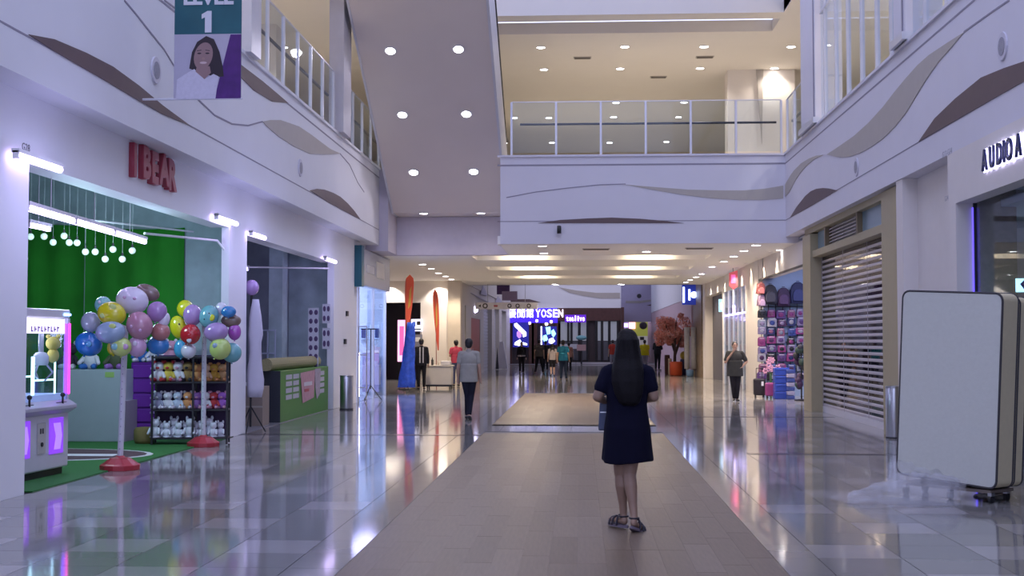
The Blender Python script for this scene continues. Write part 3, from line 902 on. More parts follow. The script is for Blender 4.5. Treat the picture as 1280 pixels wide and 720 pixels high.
for y in (0, -Wd + .05):
    for x in (-Dp, -.05):
        B(x, x + .05, y - (.05 if y == 0 else 0), y + (0 if y == 0 else .05), .86, 1.80).build('corner_post', WM, t)
MG = mat('magenta led', (1, .2, .8), emit=(1, .03, .5), es=1.7)
B(.0, .014, -.034, -.01, .92, 1.74).build('led_strip', MG, t)
VG = mat('violet led', (.3, .1, 1), emit=(.25, .05, 1), es=1.5)
B(-.02, .0, -.10, -.055, .92, 1.74).build('led_strip', VG, t)
BL = mat('blue led', (.3, .5, 1), emit=(.25, .5, 1), es=4)
B(.0, .016, -.16, -.01, 1.83, 1.855).build('led_strip', BL, t)
hd = B(-.03, .012, -Wd + .06, -.16, 1.62, 1.79).build('header_lightbox', mat('header light', (1, 1, 1), emit=(.85, .78, 1), es=.85), t)
hp_ = MB()
for q in range(9):
    hp_.box(.013, .016, -.95 + .075 * q, -.93 + .075 * q, 1.64, 1.70).box(.013, .016, -.95 + .075 * q, -.90 + .075 * q, 1.64 + .02 * (q % 3), 1.655 + .02 * (q % 3))
o = hp_.build('header_print', mat('header print', (.35, .2, .6)), hd); o['kind'] = 'stuff'
B(-.012, -.004, -Wd + .05, -.05, .86, 1.62).build('front_glass', GLASS, t)
B(-Dp + .05, -.05, -.012, -.004, .86, 1.80).build('side_glass', GLASS, t)
B(-Dp, -Dp + .02, -Wd + .05, -.05, .86, 1.80).build('back_panel', mat('machine mirror back', (.16, .17, .28), .3), t)
B(-Dp + .02, -.02, -Wd + .05, -.05, .86, .93).build('play_field', mat('play field', (.5, .55, .7), .3, emit=(.4, .5, .9), es=.3), t)
LEDW = mat('white cyan led', (1, 1, 1), emit=(.55, .95, 1), es=1.6)
for y in (-.12, -.62, -.66):
    MB().cyl((-.12, y, .9), (-.12, y, 1.36), .011).build('light_post', LEDW, t)
B(-.13, -.11, -.62, -.12, 1.08, 1.10).build('chute_rail', LEDW, t)
B(-.13, -.11, -1.2, -.66, 1.13, 1.15).build('chute_rail', LEDW, t)
B(-.2, -.19, -.62, -.12, .93, 1.08).build('chute_wall', GLASS, t)
clw = MB().cyl((-.14, -.42, 1.36), (-.14, -.42, 1.74), .03).lathe([(.075, 0), (.085, .03), (.085, .1), (.06, .14), (.03, .15)], (-.14, -.42, 1.26)).build('claw_body', WHITE, t, True)
for k in range(3):
    a = 2 * math.pi * k / 3 + .4
    m = MB(); dx, dy = math.cos(a), math.sin(a)
    m.cyl((-.14 + dx * .06, -.42 + dy * .06, 1.27), (-.14 + dx * .13, -.42 + dy * .13, 1.18), .01, n=6).cyl((-.14 + dx * .13, -.42 + dy * .13, 1.18), (-.14 + dx * .04, -.42 + dy * .04, 1.08), .01, n=6)
    m.build('claw_finger', STEEL, clw)
B(-.8, -.05, -.47, -.37, 1.74, 1.78).build('gantry_rail', STEEL, t)
light('POINT', (-.35, -.4, 1.55), 5, (.7, .7, 1), .1, t)
py_ = tag(MB().ell((mx - .12, my - .19, 1.52), (.085, .075, .08), 14, 10).ell((mx - .12, my - .19, 1.38), (.07, .06, .085), 12, 8).ell((mx - .18, my - .19, 1.60), .026).ell((mx - .06, my - .19, 1.60), .026).build('plush_toy', mat('yellow plush', (.65, .55, .12), .9), smooth=True), 'yellow plush toy hanging inside the claw machine', 'toy')

# counter
t = thing('counter', 'pale grey box counter standing on the turf behind the first balloon stand', 'counter', (-7.55, 19.25, .012))
PG = mat('counter grey', (.40, .46, .50), .6)
B(-.45, .55, 0, .55, 0, 1.1).build('body', PG, t, bevel=.01)
B(.55, .62, .0, .53, 0, .62).build('side_cladding', mat('counter side', (.36, .32, .38), .6), t)
B(.30, .44, -.006, 0, .98, 1.06).build('price_tag', mat('green tag', (.35, .55, .15), .6), t)
# soft toys on counter
def plush(loc, s, cols_, lab, group=None, rz=0):
    t = thing('soft_toy', lab, 'toy', loc, rz, group)
    m1, m2 = cols_
    MB().ell((0, 0, .09 * s), (.09 * s, .075 * s, .10 * s), 12, 8).build('body', m1, t, True)
    hd = MB().ell((0, -.01 * s, .235 * s), (.085 * s, .075 * s, .075 * s), 14, 9).build('head', m1, t, True)
    for k in (-1, 1):
        MB().ell((k * .062 * s, 0, .305 * s), (.028 * s, .018 * s, .03 * s), 8, 6).build('ear', m2, hd, True)
        MB().cap((k * .07 * s, -.02 * s, .13 * s), (k * .11 * s, -.07 * s, .07 * s), .028 * s, .024 * s, 8).build('arm', m1, t, True)
        MB().cap((k * .05 * s, -.04 * s, .03 * s), (k * .07 * s, -.12 * s, .03 * s), .035 * s, .03 * s, 8).build('leg', m2, t, True)
    MB().ell((0, -.08 * s, .215 * s), (.03 * s, .02 * s, .022 * s), 8, 6).build('muzzle', m2, hd, True)
    return t
def pm(n, c, r=.9): return mat('plush ' + n, c, r, var=.1, scale=40)
PW, PBK, PBL, PPK, PYE, PPU, PRD, POR, PBR = pm('white', (.70, .68, .74)), pm('black', (.03, .03, .04)), pm('blue', (.04, .16, .5)), pm('pink', (.6, .30, .42)), pm('yellow', (.65, .50, .08)), pm('purple', (.30, .13, .42)), pm('red', (.45, .04, .05)), pm('orange', (.65, .30, .12)), pm('brown', (.16, .08, .05))
plush((-7.9, 19.5, 1.115), 1.3, (PBK, PW), 'black soft toy with white ears at the left end of the pale counter')
plush((-7.55, 19.45, 1.115), 1.35, (PW, PBL), 'white soft toy with blue ears in the middle of the pale counter')
plush((-7.17, 19.5, 1.115), 1.35, (pm('olive', (.08, .10, .05)), PPU), 'dark olive soft toy at the right end of the pale counter')

# purple drawer stack
t = thing('drawer_cabinet', 'purple plastic drawer tower left of the black toy rack', 'drawers', (-6.62, 19.8, .012))
PP = mat('purple plastic', (.13, .02, .26), .3)
B(-.42, .42, 0, .45, 0, 1.2).build('body', PP, t)
for k in range(5):
    d = B(-.4, .4, -.025, 0, .04 + .23 * k, .24 + .23 * k).build('drawer', mat('purple drawer', (.17, .03, .34), .25), t, bevel=.01)
    B(-.1, .1, -.05, -.025, .17 + .23 * k, .20 + .23 * k).build('handle', mat('pale purple', (.45, .3, .6), .3), d)
for k, (c, l) in enumerate([(PBL, 'blue'), (PW, 'white'), (PPK, 'pink'), (PPU, 'purple')]):
    plush((-6.95 + .24 * k, 20.0, 1.215), 1.1 + .1 * (k % 2), (c, PW), '%s soft toy sitting on top of the purple drawer tower' % l)

# black display rack
rx0, ry0 = onZ(188, 557)
rk = thing('display_rack', 'black metal display rack of white and coloured toy figures beside the pillar', 'rack', (rx0 + .0, ry0, .012), R(10))
RW, RD, RH = 1.12, .36, 1.32
for x in (0, RW * .53, RW - .03):
    for y in (0, RD):
        B(x, x + .03, y, y + .03, 0, RH).build('upright', BLACK, rk)
shelves = [.10, .52, .93]
for z in shelves + [RH - .02]:
    B(0, RW, 0, RD + .03, z - .025, z).build('shelf', BLACK, rk)
B(0, RW, RD + .03, RD + .035, .08, RH).build('back_panel', mat('rack back', (.05, .02, .09), .6), rk)
def onrack(u_, v_, z):
    c, s_ = math.cos(R(10)), math.sin(R(10))
    return (rk.location.x + u_ * c - v_ * s_, rk.location.y + u_ * s_ + v_ * c, rk.location.z + z)
def figurine(loc, s, m, lab, group):
    o = MB().ell((0, 0, .05 * s), (.048 * s, .045 * s, .055 * s), 12, 8).ell((0, 0, .135 * s), (.042 * s, .04 * s, .04 * s), 12, 8).ell((-.03 * s, 0, .175 * s), (.014 * s, .01 * s, .022 * s), 8, 6).ell((.03 * s, 0, .175 * s), (.014 * s, .01 * s, .022 * s), 8, 6).cap((-.04 * s, -.02 * s, .08 * s), (-.05 * s, -.05 * s, .04 * s), .014 * s, .012 * s, 8).cap((.04 * s, -.02 * s, .08 * s), (.05 * s, -.05 * s, .04 * s), .014 * s, .012 * s, 8).cyl((0, 0, 0), (0, 0, .012 * s), .05 * s, n=12).build('figurine', m, smooth=True)
    o.location = loc
    return tag(o, lab, 'figurine', group)
PL = mat('white plaster', (.72, .74, .82), .5)
f0 = None
for k in range(12):
    u_ = .05 + .085 * k + .01 * (k % 2)
    if abs(u_ - RW * .53 - .01) < .035: u_ += .04
    f = figurine((0, 0, 0), 1, PL, ORD[k] + ' white figurine from the left on the bottom rack shelf', 'white figurines on the bottom shelf') if f0 is None else f0.copy()
    if f0 is None: f0 = f
    else: C.objects.link(f)
    f['label'] = ORD[k] + ' white figurine from the left on the bottom rack shelf'
    s_ = (1.25 if k % 3 else 1.6); f.scale = (s_,) * 3
    f.location = onrack(u_, .10 + .09 * (k % 2), shelves[0])
for k, (m, l) in enumerate([(pm('grey', (.3, .3, .42)), 'grey'), (PW, 'white'), (pm('ice', (.55, .62, .75)), 'ice blue'), (POR, 'orange')]):
    plush(onrack(.08 + .145 * k, .16, shelves[1]), .82, (m, PW), '%s toy on the left half of the middle rack shelf' % l)
for k, (m, l) in enumerate([(PPU, 'purple'), (PW, 'cream white'), (PRD, 'dark red'), (pm('violet', (.35, .12, .5)), 'violet')]):
    plush(onrack(.66 + .12 * k, .16, shelves[1]), .8, (m, PPK), '%s toy on the right half of the middle rack shelf' % l)
for k, (m, m2, l) in enumerate([(PW, PRD, 'white with red feet'), (PYE, PRD, 'yellow with red feet'), (PW, PPK, 'white with pink feet'), (pm('gold', (.35, .22, .08)), PBK, 'gold with black feet')]):
    plush(onrack(.09 + .14 * k, .16, shelves[2]), .95, (m, m2), 'soft toy, %s, on the top left of the black rack' % l)
for k, (m, l) in enumerate([(POR, 'orange'), (pm('peach', (.75, .5, .35)), 'peach'), (pm('amber', (.6, .35, .06)), 'amber'), (pm('tan', (.55, .32, .16)), 'tan')]):
    plush(onrack(.66 + .12 * k, .16, shelves[2]), .85, (m, POR), '%s toy on the right half of the upper rack shelf' % l)
tag(MB().lathe([(.13, 0), (.15, .05), (.15, .2), (.12, .24), (.01, .25)], onrack(-.14, .3, 0)).build('pouffe', mat('olive pouf', (.22, .17, .06), .9), smooth=True), 'squat olive pouf on the turf left of the black rack', 'stool')
light('POINT', (-6.9, 17.2, 2.7), 80, (.55, .86, 1), .3)  # added fill light without a fixture, brightens the curtain and concrete

# balloon stands
POLE = mat('stand pole', (.62, .62, .68), .4)
BASE = mat('red stand base', (.42, .035, .05), .35)
def bstand(x, y, h, lab, lean=0):
    t = thing('balloon_stand', lab, 'stand', (x, y, .0))
    MB().lathe([(.235, 0), (.24, .06), (.21, .075), (.12, .14), (.06, .15), (.045, .17), (.01, .17)], n=12).build('base', BASE, t, bevel=.005)
    MB().cyl((0, 0, .15), (lean, 0, h), .035, n=12).build('pole', POLE, t)
    m = MB()
    for k in range(int((h - .3) / .09)):
        z = .25 + .09 * k
        m.ell((lean * z / h, -.036, z), (.007, .006, .007), 6, 4)
    m.build('peg_holes', mat('peg hole', (.25, .22, .32)), t)
    for k in range(6):
        a = 2 * math.pi * k / 6
        MB().cyl((lean, 0, h - .06 * (k % 3)), (lean + .30 * math.cos(a), .22 * math.sin(a), h + .06 + .06 * (k % 2)), .012, n=6).build('arm', POLE, t)
    return t
sx, sy = onZ(150, 587)
bstand(sx, sy, 1.72, 'perforated white balloon pole on a red base, nearer the viewer', .045)
sx2, sy2 = onZ(254, 558)
bstand(sx2, sy2, 1.9, 'perforated white balloon pole on a red base, in front of the rack')
def bm(n, c): return mat('balloon ' + n, c, .16, var=.12, scale=8, coat=.6)
BC = {'mint': (.22, .5, .48), 'yellow': (.62, .58, .02), 'grey': (.33, .36, .45), 'white': (.66, .62, .72), 'mauve': (.38, .22, .48), 'rose': (.46, .22, .30), 'salmon': (.45, .18, .17), 'blue': (.02, .16, .5), 'steel': (.28, .38, .5), 'lime': (.5, .62, .18), 'pink': (.55, .35, .52), 'purple': (.32, .10, .50), 'red': (.48, .02, .03), 'sky': (.08, .35, .6), 'teal': (.16, .42, .46), 'navy': (.03, .2, .5), 'brown': (.2, .13, .11), 'lavender': (.40, .25, .52), 'black': (.02, .02, .03), 'orchid': (.45, .1, .5)}
def balloon(px, py, rx, ry, depth, colr, rot, lab, Y, group, patches=()):
    X, Z = onY(px, py, Y)
    s_ = Y / F
    a, b = rx * s_ * 1.08, ry * s_ * 1.08
    t = thing('balloon', lab, 'balloon', (X, Y - depth, Z), 0, group)
    t.rotation_euler = (0, R(rot), 0)
    MB().ell((0, 0, 0), (a, min(a, b) * .72, b), 20, 14).build('envelope', bm(colr, BC[colr]), t, True)
    MB().cyl((0, 0, -b * .98), (0, 0, -b * 1.12), .006, .016, 8).build('knot', bm(colr, BC[colr]), t)
    for (pc, u_, v_, r_) in patches:
        yy = -min(a, b) * .72 * math.sqrt(max(0, 1 - u_ * u_ - v_ * v_)) * .985
        MB().ell((u_ * a, yy, v_ * b), (r_ * a, .012, r_ * b), 10, 6).build('printed_spot', bm(pc, BC[pc]), t, True)
    return t
Yb = sy - .05
G1 = 'balloons on the near stand'
cz = lambda x, y: (80 + x / 6.543, 340 + y / 6.543)
for (x, y, rx, ry, d, c, rot, lab, pt) in [
    (345, 270, 66, 64, .1, 'mint', 0, 'mint green patterned balloon at the top left of the near bunch', [('white', -.2, .3, .2), ('yellow', .3, -.6, .25)]),
    (440, 345, 112, 92, .2, 'yellow', 15, 'large bright yellow balloon in the upper middle of the near bunch', [('lime', .1, .6, .25), ('lime', -.4, -.3, .2)]),
    (570, 235, 128, 105, .05, 'white', 10, 'big pale lilac white balloon topping the near bunch', [('pink', .3, .2, .12), ('pink', -.3, .15, .12)]),
    (655, 165, 100, 62, -.12, 'brown', 20, 'brown balloon peeking out behind the pale one on top', []),
    (230, 410, 74, 78, .05, 'grey', -10, 'dull grey balloon at the left of the near bunch', []),
    (215, 590, 108, 92, .05, 'blue', 20, 'deep blue balloon at the lower left of the near bunch', [('sky', .2, .1, .25)]),
    (460, 495, 116, 84, .32, 'steel', -5, 'wide steel blue balloon at the centre of the near bunch', [('lime', .3, .5, .25)]),
    (660, 440, 100, 110, .18, 'rose', -25, 'large dusky rose balloon right of centre in the near bunch', [('pink', -.4, .1, .12), ('pink', .1, -.4, .12)]),
    (765, 325, 78, 80, .02, 'mauve', 10, 'mauve balloon at the right of the near bunch', []),
    (790, 490, 74, 70, 0, 'salmon', 0, 'salmon balloon at the lower right of the near bunch', []),
    (440, 620, 48, 56, .15, 'yellow', 0, 'small yellow balloon under the steel blue one', []),
    (535, 610, 80, 74, .28, 'lime', 0, 'pastel lime balloon at the bottom of the near bunch', [('mint', -.4, 0, .35), ('pink', .6, 0, .3)]),
    (635, 610, 74, 80, .16, 'pink', 0, 'pastel pink balloon at the bottom of the near bunch', [('white', 0, .3, .25)]),
    (760, 600, 86, 74, -.05, 'navy', 0, 'navy balloon at the bottom right of the near bunch', []),
    (820, 395, 42, 62, .0, 'white', 20, 'narrow white balloon on the right edge of the near bunch', []),
    (330, 480, 60, 74, -.1, 'brown', 0, 'dark brown balloon deep between the grey and steel blue ones', [])]:
    px, py = cz(x, y)
    balloon(px, py, rx / 6.543, ry / 6.543, d, c, rot, lab, Yb, G1, pt)
G2 = 'balloons on the far stand'
cz = lambda x, y: (200 + x / 6, 340 + y / 6)
Yb = sy2 - .05
for (x, y, rx, ry, d, c, rot, lab, pt) in [
    (190, 275, 60, 62, .0, 'yellow', 0, 'yellow balloon at the top left of the far bunch', []),
    (150, 415, 58, 82, .08, 'yellow', -15, 'lower yellow balloon at the left of the far bunch', [('black', .4, .2, .1)]),
    (262, 325, 66, 76, .12, 'mauve', 0, 'dusty mauve balloon at the upper middle of the far bunch', []),
    (262, 468, 72, 72, .22, 'red', 25, 'bright red balloon in the middle of the far bunch', [('white', .3, -.5, .25)]),
    (165, 575, 50, 66, .05, 'sky', 0, 'sky blue balloon at the lower left of the far bunch', []),
    (238, 592, 54, 52, .15, 'white', 0, 'white balloon at the bottom left of the far bunch', []),
    (385, 335, 70, 80, .12, 'teal', 15, 'teal patterned balloon right of centre in the far bunch', [('yellow', .5, 0, .3), ('black', -.2, -.3, .07), ('black', .1, .3, .07)]),
    (465, 275, 40, 44, .05, 'white', 0, 'small white balloon at the top of the far bunch', []),
    (535, 300, 54, 40, .15, 'navy', 0, 'shiny navy balloon at the upper right of the far bunch', [('white', -.3, .4, .15)]),
    (535, 365, 72, 48, .02, 'brown', 0, 'flat brown balloon under the navy one', []),
    (450, 450, 86, 66, .2, 'lavender', -5, 'wide lavender balloon on the right of the far bunch', []),
    (562, 450, 46, 58, .02, 'orchid', 0, 'orchid balloon at the right edge of the far bunch', [('white', 0, .2, .08)]),
    (480, 575, 76, 76, .2, 'lime', 30, 'lime balloon at the lower right of the far bunch', [('steel', -.4, .1, .25)]),
    (545, 605, 70, 70, .05, 'teal', 0, 'turquoise balloon lowest at the right of the far bunch', []),
    (385, 470, 40, 46, -.05, 'purple', 0, 'small purple balloon tucked behind the lavender one', [])]:
    px, py = cz(x, y)
    balloon(px, py, rx / 6, ry / 6, d, c, rot, lab, Yb, G2, pt)

# ================================================================== LEFT SHOP 2
struct(B(-14, XL - .001, 29.4, 29.7, 0, 5.2).build('wall_left', CONC), 'bare concrete end wall of the second left shop')
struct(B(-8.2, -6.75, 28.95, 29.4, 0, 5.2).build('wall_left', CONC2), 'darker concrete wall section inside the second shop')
struct(B(-13.7, XL, YP + .3, 29.4, 0, .006).build('trim_15', mat('shop 2 floor', (.2, .2, .23), .3)), 'grey bare floor of the second left shop')
struct(B(-6.9, -6.6, 28.1, 28.6, 0, 5.2).build('trim_16', CONC), 'concrete column inside the second shop')
# tripod pole with purple ball and white drape
px_, py_ = onZ(313, 541)
t = thing('banner_stand', 'tall black tripod pole with violet balloon on top and white drape, by the pillar', 'stand', (px_, py_, 0))
MB().cyl((0, 0, .1), (0, 0, 2.35), .018, n=8).build('pole', BLACK, t)
for k in range(3):
    a = 2 * math.pi * k / 3 + .5
    MB().cyl((0, 0, .45), (.26 * math.cos(a), .26 * math.sin(a), .01), .012, n=6).build('leg', BLACK, t)
MB().ell((0, 0, 2.45), (.125, .125, .135), 18, 12).build('ball', bm('lavender', BC['lavender']), t, True)
mb = MB(); rings = []
for k in range(12):
    z = .6 + 1.65 * k / 11; w_ = .09 + .05 * math.sin(k * .9) * .4 + (.03 if k < 8 else -.01 * (k - 8))
    rings.append([(.08 + w_ * math.cos(2 * math.pi * i / 14) * (1 + .15 * math.sin(i * 3 + k)), -.04 + .05 * math.sin(2 * math.pi * i / 14), z) for i in range(14)])
mb.loft(rings).build('drape', mat('white drape', (.60, .58, .68), .8), t, True)
# green counter
t = thing('counter', 'bright green fronted counter with notes taped on, topped by a rolled yellow mat', 'counter', (-5.66, 24.0, 0))
GC = mat('green laminate', (.055, .25, .03), .4)
B(-.5, 0, 0, 4.6, 0, .98).build('body', GC, t, bevel=.01)
B(-.5, .0, -.02, 0, 0, .98).build('end_panel', mat('dark end', (.03, .035, .05), .5), t)
NT = mat('note paper', (.50, .50, .56), .7, var=.3, scale=40)
for r in range(4):
    for c in range(5):
        if 1 < c < 4 and r > 0: continue
        y = .45 + .62 * c + (.7 if c > 2 else 0)
        B(0, .006, y, y + .5, .80 - .13 * r, .89 - .13 * r).build('note', NT, t)
ps = MB().prism([(1.7, .9), (3.1, .93), (3.0, .35), (1.9, .28)], 'X', .008, .014).build('poster', mat('pink poster', (.55, .30, .36), .6, var=.25, scale=10), t)
B(.014, .018, 2.0, 2.8, .62, .7).build('poster_strip', mat('poster white', (.7, .66, .7)), ps)
B(.014, .018, 2.05, 2.5, .5, .56).build('poster_strip', mat('poster red', (.5, .1, .12)), ps)
MB().prism([(3.1, .95), (3.7, .95), (3.6, .4), (3.3, .3), (3.15, .55)], 'X', .008, .016).build('poster', mat('crumpled poster', (.42, .36, .42), .7, var=.4, scale=14), t)
rug = MB().cyl((-.22, -.25, .0), (-.22, 4.3, .0), .12, n=16).build('rolled_mat', mat('rolled yellow mat', (.34, .31, .16), .95, var=.3, scale=50, bump=.5), smooth=False)
rug.location = (-5.66, 24.0, 1.1); tag(rug, 'long rolled dull yellow mat lying along the top of the green counter', 'mat')
t = thing('cardboard_box', 'tall plain brown panel box standing left of the green counter', 'box', (-6.0, 23.0, 0))
B(-.3, .25, 0, .5, 0, .72).build('body', mat('cardboard', (.30, .24, .20), .8), t)
B(-.3, .25, -.004, 0, .34, .37).build('tape', mat('tape', (.45, .4, .34)), t)
t = thing('table', 'white folding table behind the brown box', 'table', (-6.5, 23.6, 0))
B(-.5, .5, 0, .6, .72, .76).build('tabletop', WHITE, t)
for a in (-.45, .43):
    for b in (.04, .54): B(a, a + .03, b, b + .03, 0, .72).build('leg', ALU, t)
# framed rack and poster sheets on the wall
X0, Z0 = onY(322, 460, 28.0); X1, Z1_ = onY(343, 412, 28.0)
t = thing('wire_rack', 'thin white metal frame leaning inside the second shop', 'frame', (X0, 28.0, Z0 - .5))
h_ = Z1_ - Z0 + .5; w_ = X1 - X0
for a in (0, w_ * .55, w_): B(a, a + .03, 0, .03, -Z0 + .5 + .006, h_).build('upright', mat('blue white metal', (.5, .55, .7), .4), t)
for z in (h_ - .03, h_ * .6, .2): B(0, w_, 0, .03, z, z + .03).build('crossbar', mat('blue white metal'), t)
def photosheet(px0, px1, py0, py1, Y, rows, colsn, lab):
    X0, Za = onY(px0, py1, Y); X1, Zb = onY(px1, py0, Y)
    t = thing('poster_sheet', lab, 'poster', (X0, Y, Za))
    B(0, X1 - X0, -.01, 0, 0, Zb - Za).build('sheet', mat('sheet white', (.62, .62, .72), .6), t)
    cw, ch = (X1 - X0) / colsn, (Zb - Za) / rows
    for r in range(rows):
        for c in range(colsn):
            MB().ell((cw * (c + .5), -.011, ch * (r + .5)), (cw * .36, .006, ch * .3), 10, 6).build('picture', mat('sheet picture', (.10, .06, .16), .6, var=.5, scale=30), t)
photosheet(385, 398.5, 385, 462, 27.9, 7, 2, 'tall white sheet with two columns of dark pictures on the concrete')
MBX = photosheet(403, 413, 380, 404, 28.0, 2, 2, 'upper small picture sheet near the opening edge')
photosheet(403, 413, 410, 436, 28.0, 2, 2, 'lower small picture sheet near the opening edge')
light('POINT', (-7.0, 24.5, 2.8), 32, (.6, .62, 1), .3)  # added fill light, no lamp body, lifts the second shop interior
# bin
def bin_(x, y, r, h, lab):
    t = thing('litter_bin', lab, 'bin', (x, y, 0))
    MB().cyl((0, 0, 0), (0, 0, h), r, n=24).build('body', STEEL, t, True, bevel=.004)
    MB().lathe([(r * 1.03, h), (r * 1.03, h + .03), (r * .7, h + .035), (r * .65, h + .005), (.001, h + .004)], n=24).build('rim', STEEL, t)
    MB().cyl((0, 0, .001), (0, 0, .03), r * 1.02, n=24).build('base', DARK, t)
bx_, by_ = onZ(433, 512); bin_(bx_, by_, .15, .74, 'brushed steel bin against the white wall before the glass shop')
bin_(4.98, 20.7, .13, .80, 'brushed steel bin in front of the roller shutter by the mattress')
for px, py, l in [(433, 392, 'upper'), (430.5, 427, 'lower')]:
    Y, z = onX(px, py, XL); B(XL, XL + .04, Y - .1, Y + .1, z - .06, z + .06)
    tag(B(XL, XL + .04, Y - .1, Y + .1, z - .06, z + .06).build('wall_switch', BLACK), l + ' small black box fixed to the white wall before the glass shop', 'switch')

# ================================================================== GLASS PHONE SHOP (left)
t = thing('shop_fascia', 'pale glass sign box with a teal end over the glass shop', 'sign', (XL, 32.0, 2.95))
B(.0, .16, -.1, 4.4, .0, .92).build('sign_box', mat('sign box grey', (.42, .44, .52), .25), t)
B(-.02, .18, -.45, -.1, -.05, .98).build('end_cap', mat('teal panel', (.01, .12, .17), .35), t)
B(.16, .17, .4, 1.6, .35, .55).build('lettering_panel', mat('sign strip', (.60, .60, .66), .3), t)
B(.16, .175, 1.9, 3.3, .3, .72).build('lettering_panel', mat('sign strip 2', (.66, .64, .62), .3), t)
sf = thing('storefront', 'bright glass shop front glowing bluish white on the left', 'shop front', (XL, 31.9, 0))
for y in (0.05, 2.4, 4.55):
    B(-.03, .05, y, y + .06, 0, 3.7).build('mullion', ALU, sf)
B(-.006, .006, .1, 4.6, 0, 3.0).build('glass_panel', GLASS, sf)
B(.0, .05, .12, .17, .15, 1.25).build('led_strip', mat('white violet led', (1, 1, 1), emit=(.7, .6, 1), es=8), sf)
B(-.5, .0, 4.6, 4.66, 0, 3.0).build('side_glass', mat('frosted pane', (.45, .52, .62), .2), sf)
struct(B(-10, -9.8, 31.7, 36.8, 0, 5.2).build('wall_left', mat('phone shop wall', (.7, .75, .85), .5)), 'blue white back wall of the glass shop')
struct(B(-14, XL - .1, 36.6, 36.9, 0, 3.7).build('wall_left', mat('phone shop wall')), 'blue white side wall of the glass shop')
struct(B(-10, XL - .05, 31.9, 36.6, .0, .006).build('trim_17', mat('phone floor', (.3, .32, .4), .2)), 'pale floor of the glass shop')
struct(B(-14, XL - .05, 31.7, 36.9, 3.7, 3.8).build('ceiling', WHITE), 'white ceiling of the glass shop')
light('AREA', (-7.4, 34.2, 3.6), 260, (.62, .68, 1), 3, None, (0, 0, 0), sy=3)
def wallpanel(px0, px1, py0, py1, Y, m, name, lab, cat, parts=()):
    X0, Za = onY(px0, py1, Y); X1, Zb = onY(px1, py0, Y)
    t = thing(name, lab, cat, (X0, Y, Za))
    B(0, X1 - X0, -.02, 0, 0, Zb - Za).build('panel', m, t)
    for (u0, u1, v0, v1, mm, nn) in parts:
        B(u0 * (X1 - X0), u1 * (X1 - X0), -.03, -.02, v0 * (Zb - Za), v1 * (Zb - Za)).build(nn, mm, t)
    for k_ in ((.1, .9) if Za > .1 and Y > 49 else ()):
        B(k_ * (X1 - X0) - .01, k_ * (X1 - X0) + .01, 0, .02, -Za, Zb - Za).build('leg', BLACK, t)
    return t
PH = mat('poster dark blue', (.03, .05, .18), .5)
wallpanel(450, 460, 407, 424, 36.5, mat('poster pale', (.55, .65, .85), .5), 'poster', 'left poster of a dark phone on the glass shop wall', 'poster', [(.2, .75, .1, .75, PH, 'phone_picture')])
wallpanel(462, 474.5, 406, 424, 36.5, mat('poster pale'), 'poster', 'right poster of a dark phone on the glass shop wall', 'poster', [(.55, .95, .1, .75, PH, 'phone_picture'), (.08, .4, .1, .6, mat('poster figure', (.3, .4, .65)), 'figure_picture')])
wallpanel(453, 474, 438, 490, 36.3, mat('lilac counter front', (.45, .40, .62), .4), 'display_counter', 'lilac fronted display counter inside the glass shop', 'counter', [(0, 1, .94, 1, WHITE, 'top_strip')])
# tripod in front of the glass shop, and the small frame board
x, y = onZ(463, 501)
t = thing('sign_tripod', 'thin black tripod stand in front of the glass shop', 'tripod', (x, y, 0))
MB().cyl((0, 0, .3), (0, 0, 1.85), .014, n=8).build('pole', BLACK, t)
B(-.25, .15, -.01, .01, 1.84, 1.87).build('crossbar', BLACK, t)
for k in range(3):
    a = 2 * math.pi * k / 3 + .2
    MB().cyl((0, 0, .4), (.3 * math.cos(a), .3 * math.sin(a), .01), .012, n=6).build('leg', BLACK, t)
x, y = onZ(453, 505)
t = thing('frame_board', 'narrow silver framed stand beside the violet light strip of the glass shop', 'stand', (x, y, 0))
for a in (-.1, .1): MB().cyl((a, 0, 0), (a, 0, 1.9), .015, n=6).build('upright', STEEL, t)
for z in (1.9, 1.2, .4): MB().cyl((-.1, 0, z), (.1, 0, z), .012, n=6).build('crossbar', STEEL, t)
